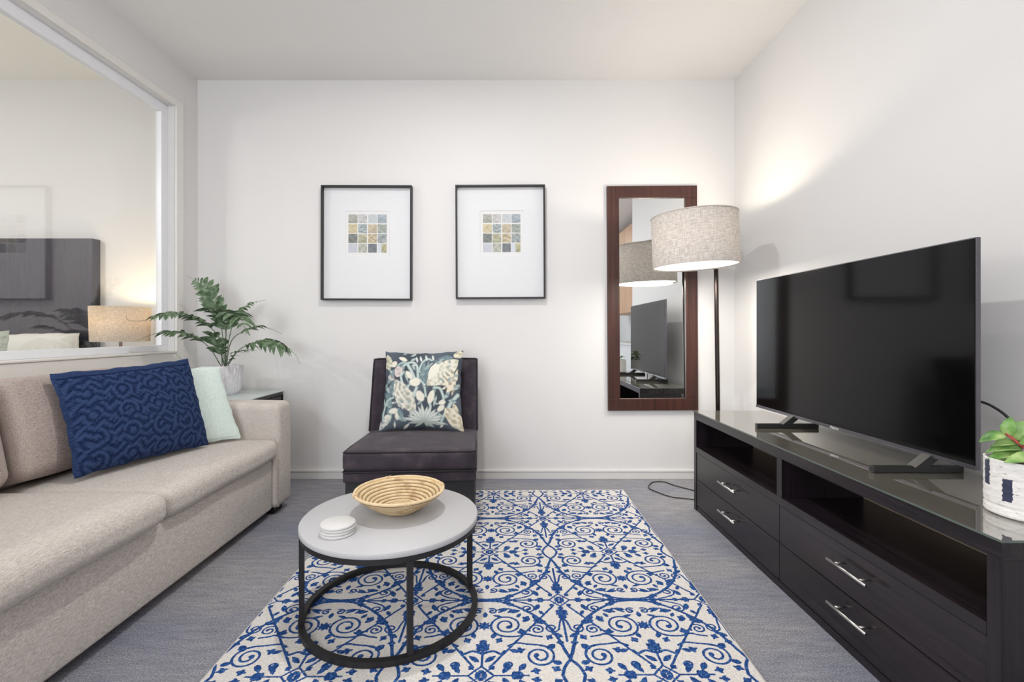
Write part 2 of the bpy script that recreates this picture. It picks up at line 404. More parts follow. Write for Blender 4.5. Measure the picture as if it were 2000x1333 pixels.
# window between living room and bedroom
tw = 0.07
tr_ = MB()
for (y0, y1, z0, z1) in ((wy0 - tw, wy0, wz0, wz1 + 0.045), (wy1, wy1 + tw, wz0 - tw, wz1 + 0.045), (wy0, wy1, wz1, wz1 + 0.045), (wy0 - tw, wy1, wz0 - tw, wz0)):
    tr_.box(XL, y0, z0, XL + 0.014, y1, z1)
struct(tr_.build('trim_1', M['trim'], bevel=0.003))
struct(box('trim_2', (XL - WT - 0.02, wy0, wz0 - 0.0), (XL + 0.022, wy1 + 0.0, wz0 + 0.012), M['trim'], bevel=0.003))
wn = struct(thing('window_1', 'x', 'x', (XL - 0.07, 1.76, wz0)))
del wn['label']; del wn['category']
rl = MB(); xr0, xr1 = XL - 0.085, XL - 0.045; q0 = wz0 + 0.012; rw = 0.062
rl.box(xr0, wy0, q0, xr1, wy1, q0 + 0.042).box(xr0, wy0, wz1 - rw, xr1, wy1, wz1).box(xr0, wy0, q0 + 0.042, xr1, wy0 + rw, wz1 - rw).box(xr0, wy1 - rw, q0 + 0.042, xr1, wy1, wz1 - rw)
rl.build('window_frame', M['rail'], wn, bevel=0.003)
box('window_glass', (xr0 + 0.008, wy0 + rw, q0 + 0.042), (xr0 + 0.014, wy1 - rw, wz1 - rw), M['pane'], wn)

# ------------------------------------------------------------------ rug with scroll pattern
CW, CH = 0.29, 0.4105
def quarter_pattern(res=0.0015):
    nx, ny = int(CW / res) + 1, int(CH / res) + 1
    X, Y = np.meshgrid(np.linspace(0, CW, nx) * 1000, np.linspace(0, CH, ny) * 1000, indexing='ij')
    D = np.full(X.shape, 99.0)
    def stroke(P, W):
        nonlocal D
        W = [x * 1.22 + 0.3 for x in (W if hasattr(W, '__len__') else [W] * len(P))]
        for (a, b, wa, wb) in zip(P[:-1], P[1:], W[:-1], W[1:]):
            dx, dy = b[0] - a[0], b[1] - a[1]; L = dx * dx + dy * dy + 1e-9
            t_ = np.clip(((X - a[0]) * dx + (Y - a[1]) * dy) / L, 0, 1)
            D = np.minimum(D, np.hypot(X - a[0] - t_ * dx, Y - a[1] - t_ * dy) - (wa + t_ * (wb - wa)))
    def smooth(P, n=8):
        out = []; P = [np.array(p, float) for p in P]; Q = [2 * P[0] - P[1]] + P + [2 * P[-1] - P[-2]]
        for i in range(1, len(Q) - 2):
            for k in range(n):
                t_ = k / n; out.append(0.5 * (2 * Q[i] + (Q[i + 1] - Q[i - 1]) * t_ + (2 * Q[i - 1] - 5 * Q[i] + 4 * Q[i + 1] - Q[i + 2]) * t_ ** 2 + (3 * Q[i] - Q[i - 1] - 3 * Q[i + 1] + Q[i + 2]) * t_ ** 3))
        out.append(P[-1]); return out
    def spiral(cx, cy, r0, r1, a0, turns, w_, tail=None, blob=7):
        n = int(26 * abs(turns)); P = []
        for i in range(n + 1):
            k = i / n; a = math.radians(a0) + 2 * PI * turns * k; r = r0 + (r1 - r0) * k ** 0.9
            P.append((cx + r * math.cos(a), cy + r * math.sin(a)))
        W = [w_ * (1.0 if i > 4 else 1) for i in range(n + 1)]
        if blob: W[0] = blob; W[1] = blob * .95; W[2] = blob * .8; W[3] = blob * .6
        if tail: P2 = smooth([P[-3], P[-1]] + tail, 6); stroke(P2, w_)
        stroke(P, W)
    def leaf(x, y, ang, L, w_):
        L *= 1.25; w_ *= 1.25; a = math.radians(ang); stroke([(x + math.cos(a) * L * k, y + math.sin(a) * L * k) for k in (0, .25, .5, .75, 1)], [w_ * .3, w_ * .9, w_, w_ * .6, .6])
    def palm(x, y, ang, s=1.0):
        for da, L, w_ in ((0, 34, 6.5), (38, 24, 5), (-38, 24, 5), (75, 16, 4), (-75, 16, 4)):
            leaf(x, y, ang + da, L * s, w_ * s)
    # outline of the medallion
    stroke(smooth([(0, 409), (55, 401), (121, 366), (190, 305), (240, 230), (264, 165), (278, 112), (291, 72)]), [6.5] * 8 + [4.6] * 49)
    stroke(smooth([(291, 72), (268, 38), (255, 0)]), 4.2)
    def acan(x, y, ang, s=1.0):
        leaf(x, y, ang, 22 * s, 6 * s); leaf(x, y, ang + 55, 17 * s, 4.6 * s); leaf(x, y, ang - 55, 17 * s, 4.6 * s); leaf(x, y, ang + 180, 12 * s, 3.6 * s)
    acan(136, 205, 100); acan(132, 118, 200, .9); acan(58, 172, 240, .8); acan(228, 178, 60, .8); acan(96, 335, 30, .9); acan(150, 285, 60, .9); acan(234, 30, -30, .8)
    acan(290 - 96, 410 - 130, 250, .8); acan(290 - 190, 410 - 26, 190, .8); acan(290 - 24, 410 - 250, 270, .8); acan(290 - 30, 410 - 30, 225, .6); acan(30, 30, 45, .6); acan(168, 18, 10, .8)
    # diagonals
    stroke([(26, 36), (264, 374)], 3.2)
    for (nx_, ny_) in ((0, 0), (290, 410.5)):
        sx = 1 if nx_ == 0 else -1
        stroke([(nx_ + sx * 40, ny_), (nx_, ny_ + sx * 40)], 2.6)
        stroke([(nx_ + sx * 40, ny_), (nx_, ny_ - sx * 40)], 2.6)
        stroke([(nx_ + sx * 11, ny_ + sx * 3), (nx_ + sx * 11, ny_ + sx * 4)], 6.5)
        stroke([(nx_ + sx * 3, ny_ + sx * 15), (nx_ + sx * 3, ny_ + sx * 16)], 5.5)
        stroke([(nx_, ny_), (nx_ + sx * 20, ny_ + sx * 20)], 1.3)
    # big upper spiral with tail to small spiral
    spiral(80, 250, 13, 62, -54, 1.9, 3.2, [(115, 188), (150, 200), (176, 192), (204, 186)], 8)
    spiral(190, 226, 6, 29, 20, 1.5, 2.7, None, 5)
    leaf(142, 272, 40, 26, 6); leaf(120, 300, 60, 22, 5); leaf(40, 205, 250, 24, 6)
    # side spiral
    spiral(190, 88, 11, 53, 162, 1.8, 3.2, [(152, 146), (116, 152), (86, 138)], 7.5)
    leaf(140, 50, 235, 30, 7); leaf(222, 122, 45, 26, 8); leaf(235, 60, -20, 20, 7); leaf(120, 108, 160, 26, 6)
    # centre column
    palm(0, 118, 90, 1.25); palm(0, 165, 270, 0.7); stroke([(0, 44), (0, 120)], 3)
    stroke(smooth([(0, 100), (34, 112), (62, 98), (74, 112)]), [4, 5, 4, 5] + [4] * 21); leaf(12, 62, 40, 34, 6)
    for a in range(0, 360, 45): leaf(0, 248, a, 20, 4.2)
    spiral(26, 338, 4, 18, 90, 1.1, 2.8, None, 5); leaf(46, 345, 10, 40, 5.5); leaf(30, 312, -20, 34, 4.5); leaf(50, 330, 30, 36, 4)
    leaf(0, 300, 90, 26, 6)
    # horizontal ornament in the medallion
    palm(100, 0, 0, 0.95); palm(128, 0, 180, 0.8); leaf(70, 12, 60, 34, 6); leaf(92, 30, 120, 26, 6)
    spiral(88, 46, 4, 17, 200, 1.1, 2.8, None, 4.5)
    stroke([(44, 0), (150, 0)], 2.4)
    # between the medallions
    def I(p, q): return (290 - p, 410.5 - q)
    a_, b_ = I(0, 70); palm(a_, b_, 270, 1.2); palm(I(0, 118)[0], I(0, 118)[1], 90, 0.8); palm(I(0, 60)[0], I(0, 60)[1], 90, .55)
    stroke([I(0, 44), I(0, 250)], 2.8)
    spiral(*I(46, 176), 5, 27, -126, 1.35, 2.8, [(276, 262), (287, 296)], 6)
    leaf(*I(66, 138), 200, 24, 6.5); leaf(*I(14, 225), 150, 30, 6.5); leaf(*I(40, 215), 100, 20, 5)
    stroke([I(44, 0), I(258, 0)], 2.8)
    palm(*I(66, 0), 180, 0.85); palm(*I(215, 0), 0, 0.85); palm(*I(110, 0), 180, 0.6)
    spiral(*I(128, 56), 6, 28, -66, 1.35, 2.8, [(150, 392), (110, 404)], 6)
    leaf(*I(84, 30), 250, 34, 6.5); leaf(*I(104, 96), 270, 26, 6); leaf(*I(84, 72), 300, 24, 5); leaf(*I(160, 70), 200, 22, 5)
    return D, res * 1000
QD, QR = quarter_pattern()
rx0, rx1, ry0, ry1 = -0.937, 0.800, 0.55, 3.185
nx, ny = 600, 900
gx = np.linspace(rx0, rx1, nx); gy = np.linspace(ry0, ry1, ny)
GX, GY = np.meshgrid(gx, gy, indexing='ij')
fu = np.abs(((GX - 0.504 + CW) % (2 * CW)) - CW); fv = np.abs(((GY - 2.286 + CH) % (2 * CH)) - CH)
dd = QD[np.clip((fu * 1000 / QR).round().astype(int), 0, QD.shape[0] - 1), np.clip((fv * 1000 / QR).round().astype(int), 0, QD.shape[1] - 1)]
mask = np.clip(0.5 - dd / 3.0, 0, 1)
edge = np.minimum(np.minimum(GX - rx0, rx1 - GX), np.minimum(GY - ry0, ry1 - GY))
mask[edge < 0.008] = 0
far = ry1 - GY
dots = (np.sin(GX * 2 * PI / 0.045) > 0.1) & (far > 0.016) & (far < 0.024)
mask = np.where(far < 0.030, dots * 0.8, mask)
zt = 0.009 + 0.0012 * mask
zt[edge < 0.004] = 0.006
V = np.stack([GX, GY + 0.008 * (GX), zt], -1).reshape(-1, 3)
I_, J_ = np.meshgrid(np.arange(nx - 1), np.arange(ny - 1), indexing='ij'); k0 = (I_ * ny + J_).ravel()
F = np.stack([k0, k0 + ny, k0 + ny + 1, k0 + 1], 1)
me = bpy.data.meshes.new('area_rug')
nv = len(V); base_i = nv
edge_ids = list(range(0, nv - ny + 1, ny)); # y0 edge
loop_ids = [i * ny for i in range(nx)] + [(nx - 1) * ny + j for j in range(1, ny)] + [i * ny + ny - 1 for i in range(nx - 2, -1, -1)] + [j for j in range(ny - 2, 0, -1)]
VB = V[loop_ids].copy(); VB[:, 2] = 0.0
Vall = np.vstack([V, VB]); nl = len(loop_ids)
SK = [(loop_ids[i], nv + i, nv + (i + 1) % nl, loop_ids[(i + 1) % nl]) for i in range(nl)]
Fall = np.vstack([F, np.array(SK)])
me.vertices.add(len(Vall)); me.vertices.foreach_set('co', Vall.ravel())
me.loops.add(len(Fall) * 4); me.loops.foreach_set('vertex_index', Fall.ravel().astype(np.int32))
me.polygons.add(len(Fall)); me.polygons.foreach_set('loop_start', np.arange(0, len(Fall) * 4, 4, dtype=np.int32))
me.update(calc_edges=True); me.validate()
at = me.attributes.new('pattern', 'FLOAT', 'POINT'); at.data.foreach_set('value', np.concatenate([mask.ravel(), np.zeros(nl)]))
me.materials.append(M['rug'])
rug = bpy.data.objects.new('area_rug', me); COL.objects.link(rug)
tag(rug, 'cream rug with blue scrollwork lying on the dark carpet under the coffee table', 'rug')

# ------------------------------------------------------------------ pillows
def pillow(name, TL, TR, BR, BL, thick, m, parent=None, n=48, pinch=0.06, up=None, relief=None, printfn=None, org=None, back=0.6, sag=0.0):
    TL, TR, BR, BL = [np.array(p, float) for p in (TL, TR, BR, BL)]
    nrm = np.cross(BR - BL, TL - BL); nrm /= np.linalg.norm(nrm)
    u = np.linspace(0, 1, n + 1); U_, V_ = np.meshgrid(u, u, indexing='ij'); a, b = 2 * U_ - 1, 2 * V_ - 1
    pa = a * (1 - pinch * (1 - b ** 2)); pb = b * (1 - pinch * (1 - a ** 2))
    s, t_ = (pa + 1) / 2, (pb + 1) / 2
    P = (BL[None, None] * ((1 - s) * (1 - t_))[..., None] + BR * (s * (1 - t_))[..., None] + TL * ((1 - s) * t_)[..., None] + TR * (s * t_)[..., None])
    wv = np.sin(V_ * 23 + thick * 90) * 0.5 + np.sin(V_ * 51 + 1) * 0.3; wu = np.sin(U_ * 21 + thick * 50) * 0.5 + np.sin(U_ * 47 + 2) * 0.3
    eu, ev = (BR - BL) / np.linalg.norm(BR - BL), (TL - BL) / np.linalg.norm(TL - BL)
    P = P + eu * (wv * a ** 2 * 0.004)[..., None] + ev * (wu * b ** 2 * 0.004)[..., None]
    prof = (np.clip(1 - a ** 2, 0, 1) * np.clip(1 - b ** 2, 0, 1)) ** 0.42
    prof *= 1 + sag * (-b)
    h = prof * thick
    rel = np.zeros_like(h)
    if relief is not None: rel = relief(U_, V_); 
    front = P + nrm * (h + rel * 0.0022 * (prof > 0.1))[..., None]; backp = P - nrm * (h * back)[..., None]
    N = n + 1; V = np.concatenate([front.reshape(-1, 3), backp.reshape(-1, 3)])
    F = []
    for i in range(n):
        for j in range(n):
            k = i * N + j; F.append((k, k + N, k + N + 1, k + 1)); k += N * N; F.append((k, k + 1, k + N + 1, k + N))
    per = [i * N for i in range(N)] + [n * N + j for j in range(1, N)] + [i * N + n for i in range(n - 1, -1, -1)] + [j for j in range(n - 1, 0, -1)]
    for i in range(len(per)):
        p, q = per[i], per[(i + 1) % len(per)]; F.append((p, p + N * N, q + N * N, q))
    uv = np.concatenate([np.stack([U_, V_], -1).reshape(-1, 2)] * 2)
    o = mk(name, V, F, m, parent, True, org, uv)
    if relief is not None:
        at = o.data.attributes.new('relief', 'FLOAT', 'POINT'); at.data.foreach_set('value', np.concatenate([rel.ravel()] * 2))
    if printfn is not None:
        c = printfn(U_, V_).reshape(-1, 3); c = np.concatenate([c, c]); c = np.concatenate([c, np.ones((len(c), 1))], 1)
        at = o.data.attributes.new('print', 'FLOAT_COLOR', 'POINT'); at.data.foreach_set('color', c.ravel())
    P3 = P.reshape(-1, 3)
    return o, [tuple(V[i]) for i in per]

# ------------------------------------------------------------------ sofa
sofa = thing('sofa', 'long beige tweed sofa under the internal window', 'sofa', (-1.75, 1.83, 0))
sm, sb = M['sofa'], M['sofa_back']
XF = -1.325
def armfn(p, t_): return p
for (y0, y1, nm) in ((2.745, 2.925, 'arm'), (0.735, 0.915, 'arm')):
    softbox(nm, (-2.20, y0, 0.045), (XF + 0.0, y1, 0.655), 0.035, sm, sofa, (0.006, 0.004, 0.01), 8)
softbox('base', (-2.18, 0.92, 0.045), (XF - 0.03, 2.74, 0.335), 0.015, sm, sofa, (0.01, 0, 0), 10)
softbox('backrest', (-2.235, 0.74, 0.05), (-2.02, 2.92, 0.76), 0.04, sm, sofa, (0.0, 0, 0.01), 10)
softbox('seat_cushion', (-2.03, 1.842, 0.340), (XF + 0.005, 2.742, 0.452), 0.04, sm, sofa, (0.012, 0, 0.016), 14, 0.003, 1)
softbox('seat_cushion', (-2.03, 0.922, 0.340), (XF + 0.022, 1.838, 0.458), 0.045, sm, sofa, (0.012, 0, 0.018), 14, 0.004, 2)
def backc(y0, y1, seed):
    rot = Matrix.Rotation(math.radians(-14), 3, 'Y')
    return softbox('back_cushion', (-2.075 , y0, 0.475), (-1.895, y1, 0.885), 0.05, sb, sofa, (0.035, 0, 0.01), 12, 0.004, seed, rot=rot)
backc(1.81, 2.70, 3); backc(0.93, 1.79, 4)
for (x, y) in ((-1.40, 2.84), (-2.1, 2.84), (-1.40, 0.82), (-2.1, 0.82)):
    MB().box(x - 0.03, y - 0.05, 0, x + 0.03, y + 0.05, 0.05).build('foot', M['black'], sofa)
# seam piping along the far arm
MB().tube([(XF + 0.004, 2.742, 0.06), (XF + 0.004, 2.742, 0.335)], 0.003, 6).build('seam', M['sofa_back'], sofa)

def quilt(U_, V_):
    z = np.zeros_like(U_); x, y = U_ * 21, V_ * 15
    zig = np.abs(((x * 0.9) % 2) - 1)
    r1 = np.sin((y + zig * 0.8) * 5.0)
    d = np.abs((x - 7) * 0.9) + np.abs(y - 5); step = np.floor(d * 1.3)
    ar = np.hypot(((x) % 4.6) - 2.3, ((y) % 3.3) - 1.2)
    r2 = np.sin(ar * 6.5)
    z = np.where((step % 4) < 2, r2, r1) * 0.5 + 0.5
    band = np.exp(-((d * 1.3 - step - 0.0) / 0.12) ** 2)
    b = np.minimum(np.minimum(U_, 1 - U_), np.minimum(V_, 1 - V_))
    z = z - band * 0.6; z = np.where(V_ > 0.93, 0.5, z); z = np.where(np.abs(V_ - 0.925) < 0.007, -0.2, z); z = np.where(b < 0.012, 0.5, z)
    return z
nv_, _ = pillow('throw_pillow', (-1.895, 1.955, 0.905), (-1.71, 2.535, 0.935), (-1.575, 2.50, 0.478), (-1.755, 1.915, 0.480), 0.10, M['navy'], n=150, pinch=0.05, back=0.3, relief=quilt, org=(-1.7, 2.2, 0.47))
tag(nv_, 'navy blue quilted rectangular pillow leaning on the sofa back', 'pillow')
mp, per = pillow('throw_pillow', (-1.955, 2.32, 0.895), (-1.645, 2.705, 0.878), (-1.510, 2.695, 0.472), (-1.815, 2.29, 0.475), 0.055, M['mint'], n=50, pinch=0.03, org=(-1.7, 2.45, 0.47), back=0.2)
tag(mp, 'pale mint square pillow on the sofa, partly behind the navy one', 'pillow')

# ------------------------------------------------------------------ side table, fern
st = thing('side_table', 'black side table with pale glass top in the corner behind the sofa arm', 'side table', (-1.93, 3.20, 0))
sx0, sx1, sy0, sy1 = -2.235, -1.625, 2.95, 3.44
MB().box(sx0, sy0, 0, sx0 + 0.03, sy1, 0.62).box(sx1 - 0.03, sy0, 0, sx1, sy1, 0.62).box(sx0, sy1 - 0.02, 0.0, sx1, sy1, 0.62).box(sx0, sy0, 0.3, sx1, sy1, 0.33).box(sx0, sy0, 0.615, sx1, sy1, 0.644).build('body', M['espressoz'], st)
box('glass_top', (sx0, sy0, 0.644), (sx1 + 0.004, sy1, 0.653), M['aqua'], st, 0.001)

fern = thing('potted_fern', 'green fern with arching fronds in a ribbed white pot on the side table', 'plant', (-1.915, 3.19, 0.653))
fc = (-1.915, 3.19, 0.653)
lathe('pot', fc, [(0.0, 0.012), (0.085, 0.012), (0.090, 0.0), (0.092, 0.0), (0.094, 0.020), (0.105, 0.03), (0.116, 0.10), (0.120, 0.195), (0.119, 0.199), (0.112, 0.199), (0.110, 0.17), (0.0, 0.17)], M['fernpot'], fern, 288, fn=lambda a, j: 1 + (0.035 * abs(math.cos(16 * a)) if 4 <= j <= 7 else 0))
lathe('soil', fc, [(0.0, 0.178), (0.06, 0.177), (0.110, 0.172)], M['soil'], fern, 32)
def P3(px, py, Y): return Vector(((px - 987) / 920 * Y, Y, 1.08 - (py - 648) / 920 * Y))
def catmull(P, n=10):
    out = []; Q = [2 * P[0] - P[1]] + P + [2 * P[-1] - P[-2]]
    for i in range(1, len(Q) - 2):
        for k in range(n):
            t_ = k / n; out.append(0.5 * (2 * Q[i] + (Q[i + 1] - Q[i - 1]) * t_ + (2 * Q[i - 1] - 5 * Q[i] + 4 * Q[i + 1] - Q[i + 2]) * t_ ** 2 + (3 * Q[i] - Q[i - 1] - 3 * Q[i + 1] + Q[i + 2]) * t_ ** 3))
    out.append(P[-1]); return out
def frond(pts, start, L, seed, wid=0.34, tip=0.10, droop=0.35, npair=11, face=None):
    rnd = random.Random(seed); C = catmull([P3(*p) for p in pts], 12)
    mb = MB(); n = len(C); R = [0.0032 - 0.0024 * i / n for i in range(n)]
    mb.tube(C, R, 5)
    cum = [0]
    for i in range(1, n): cum.append(cum[-1] + (C[i] - C[i - 1]).length)
    T = cum[-1]
    for k in range(npair):
        s_ = T * (start + (1 - tip - start) * k / (npair - 1)); i = max(1, next(j for j in range(n) if cum[j] >= s_ - 1e-9)); i = min(i, n - 2)
        c = C[i]; d = (C[i + 1] - C[i - 1]).normalized()
        f = Vector(face) if face else Vector((0, 0, 1))
        side = d.cross(f)
        if side.length < 0.15: side = d.cross(Vector((0.4, -1, 0.2)))
        side.normalize(); nup = side.cross(d).normalized()
        frac = k / (npair - 1); ln = L * 1.2 * (math.sin(PI * (0.22 + 0.72 * frac)) ** 0.8) * (0.85 + 0.3 * rnd.random())
        for sg in (-1, 1):
            ll = ln * (0.85 + 0.3 * rnd.random())
            ang = math.radians(40 + 18 * rnd.random())
            ax = (d * math.cos(ang) + side * sg * math.sin(ang)).normalized()
            wv = ax.cross(nup).normalized(); m = 5; Vv = []
            tw_ = rnd.uniform(-0.5, 0.5)
            for q in range(m + 1):
                u = q / m; w_ = ll * wid * 0.5 * (math.sin(PI * min(1, 0.12 + u * 0.88)) ** 0.75 if u < 1 else 0.02)
                w_ *= 1 + 0.06 * (q % 2)
                cc = c + ax * ll * u - Vector((0, 0, 1)) * ll * droop * u * u + nup * ll * 0.10 * math.sin(PI * u)
                wr = (wv * math.cos(tw_) + nup * math.sin(tw_)); Vv += [cc - wr * w_, cc + nup * w_ * -0.25, cc + wr * w_]
            Ff = []
            for q in range(m):
                Ff += [(q * 3, q * 3 + 1, q * 3 + 4, q * 3 + 3), (q * 3 + 1, q * 3 + 2, q * 3 + 5, q * 3 + 4)]
            mb.add(Vv, Ff)
    return mk('frond', mb.V, mb.F, M['fern'], fern, True)
B0 = (438, 716, 3.19)
frond([B0, (436, 667, 3.18), (427, 612, 3.17), (413, 581, 3.16), (398, 558, 3.16), (364, 539, 3.16)], 0.42, 0.085, 1, face=(0.25, -1, 0.35), droop=0.12, npair=14)
frond([(434, 716, 3.19), (431, 667, 3.15), (411, 640, 3.08), (381, 621, 3.00), (348, 612, 2.93), (308, 617, 2.83), (278, 627, 2.76), (251, 626, 2.70), (246, 617, 2.69)], 0.36, 0.10, 2, tip=0.2, npair=12)
frond([(432, 716, 3.19), (411, 682, 3.12), (385, 661, 3.02), (354, 650, 2.94), (314, 650, 2.84), (289, 657, 2.78), (264, 668, 2.74)], 0.36, 0.095, 3, tip=0.25, npair=10)
frond([(440, 716, 3.18), (441, 660, 3.12), (445, 622, 3.02), (458, 613, 2.92), (475, 632, 2.83), (480, 655, 2.80)], 0.40, 0.105, 4, tip=0.05, npair=10, droop=0.25)
frond([(440, 716, 3.20), (441, 650, 3.18), (436, 620, 3.12), (420, 608, 3.04), (395, 607, 2.95)], 0.46, 0.11, 5, tip=0.06, npair=9, droop=0.15)
frond([(440, 716, 3.20), (448, 660, 3.24), (460, 620, 3.28), (482, 598, 3.30), (500, 590, 3.32), (519, 587, 3.34)], 0.55, 0.05, 6, tip=0.12, npair=9, face=(0, -0.6, 1))
frond([(442, 716, 3.19), (450, 671, 3.16), (467, 652, 3.13), (501, 638, 3.10), (524, 641, 3.09), (551, 653, 3.08)], 0.50, 0.075, 7, tip=0.25, npair=9)
frond([(444, 716, 3.19), (465, 686, 3.17), (492, 671, 3.15), (524, 664, 3.14), (558, 678, 3.14), (579, 696, 3.14), (585, 712, 3.14)], 0.33, 0.10, 8, tip=0.22, npair=11, droop=0.75)
frond([(442, 714, 3.19), (461, 690, 3.12), (482, 684, 3.05), (501, 685, 3.0)], 0.15, 0.05, 9, npair=7, tip=0.2)
frond([(438, 714, 3.17), (431, 690, 3.10), (419, 658, 3.03), (404, 646, 2.97)], 0.30, 0.085, 10, npair=8, droop=0.15)

# ------------------------------------------------------------------ slipper chair
ch = thing('slipper_chair', 'armless charcoal velvet chair against the back wall', 'chair', (-0.515, 2.76, 0.0102), rotz=math.radians(3.0))
cx, W2 = -0.515, 0.350
cyf, cyb = 2.46, 3.07
vm = M['velvet']
softbox('base', (cx - W2 + 0.004, cyf + 0.004, 0.292), (cx + W2 - 0.004, 3.27, 0.345), 0.006, vm, ch, n=6)
box('plinth', (cx - W2 + 0.012, cyf + 0.02, 0.0102), (cx + W2 - 0.012, 3.24, 0.292), M['chair_base'], ch, 0.004)
def seatfn(p, t_):
    p = np.array(p); 
    if t_[2] > 0: p[2] -= 0.018 * (t_[1] * 0.5 + 0.5)
    return p
softbox('seat', (cx - W2, cyf, 0.350), (cx + W2, 3.12, 0.452), 0.022, vm, ch, (0, 0.004, 0.020), 14, fn=seatfn)
def pip(name, pts, r=0.0045, closed=False): return MB().tube(pts, r, 6).build(name, M['piping'], ch, True)
pip('piping', [(cx - W2 + 0.02, 3.1, 0.433), (cx - W2 + 0.004, 2.6, 0.444), (cx - W2 + 0.006, cyf + 0.012, 0.447), (cx - W2 + 0.03, cyf + 0.003, 0.449), (cx + W2 - 0.03, cyf + 0.003, 0.449), (cx + W2 - 0.006, cyf + 0.012, 0.447), (cx + W2 - 0.004, 2.6, 0.444), (cx + W2 - 0.02, 3.1, 0.433)])
pip('piping', [(cx - W2 + 0.004, 3.1, 0.347), (cx - W2 + 0.004, cyf + 0.01, 0.347), (cx - W2 + 0.02, cyf - 0.001, 0.347), (cx + W2 - 0.02, cyf - 0.001, 0.347), (cx + W2 - 0.004, cyf + 0.01, 0.347), (cx + W2 - 0.004, 3.1, 0.347)])
# curved backrest: outline in x, wings forward
def backrest():
    n, mrows = 40, 16; V = []; F = []; th = 0.09
    for side in (0, 1):
        for j in range(mrows + 1):
            v = j / mrows; z = 0.335 + v * 0.562
            for i in range(n + 1):
                a = 2 * i / n - 1; x = cx + a * (W2 - 0.004 * v)
                wing = 0.055 * max(0, (abs(a) - 0.72) / 0.28) ** 1.2
                y = 3.075 + 0.155 * v - wing
                rr = 0.012 * (max(0, (v - 0.94) / 0.06)) ** 2
                ed = 0.012 * max(0, (abs(a) - 0.95) / 0.05) ** 2
                y2 = 3.16 + 0.15 * v
                V.append((x, y + rr + ed if side == 0 else y2 - rr - ed, z))
    N = (n + 1) * (mrows + 1)
    for j in range(mrows):
        for i in range(n):
            k = j * (n + 1) + i; F.append((k, k + 1, k + n + 2, k + n + 1)); F.append((k + N, k + n + 1 + N, k + n + 2 + N, k + 1 + N))
    for i in range(n):
        F.append((i, i + N, i + 1 + N, i + 1)); k = mrows * (n + 1) + i; F.append((k, k + 1, k + 1 + N, k + N))
    for j in range(mrows):
        k = j * (n + 1); F.append((k, k + n + 1, k + n + 1 + N, k + N)); k += n; F.append((k, k + N, k + n + 1 + N, k + n + 1))
    o = mk('backrest', V, F, vm, ch, True)
    e = o.modifiers.new('edge', 'BEVEL'); e.width = 0.012; e.segments = 3; e.limit_method = 'ANGLE'; e.angle_limit = math.radians(50)
    row = [V[mrows * (n + 1) + i] for i in range(n + 1)]
    l = [V[j * (n + 1)] for j in range(3, mrows + 1)]; r = [V[j * (n + 1) + n] for j in range(mrows, 2, -1)]
    pts = [(x, y - 0.002, z - 0.003) for (x, y, z) in l] + [(x, y - 0.002, z - 0.002) for (x, y, z) in row[1:-1]] + [(x, y - 0.002, z - 0.003) for (x, y, z) in r]
    pip('piping', pts, 0.004)
backrest()

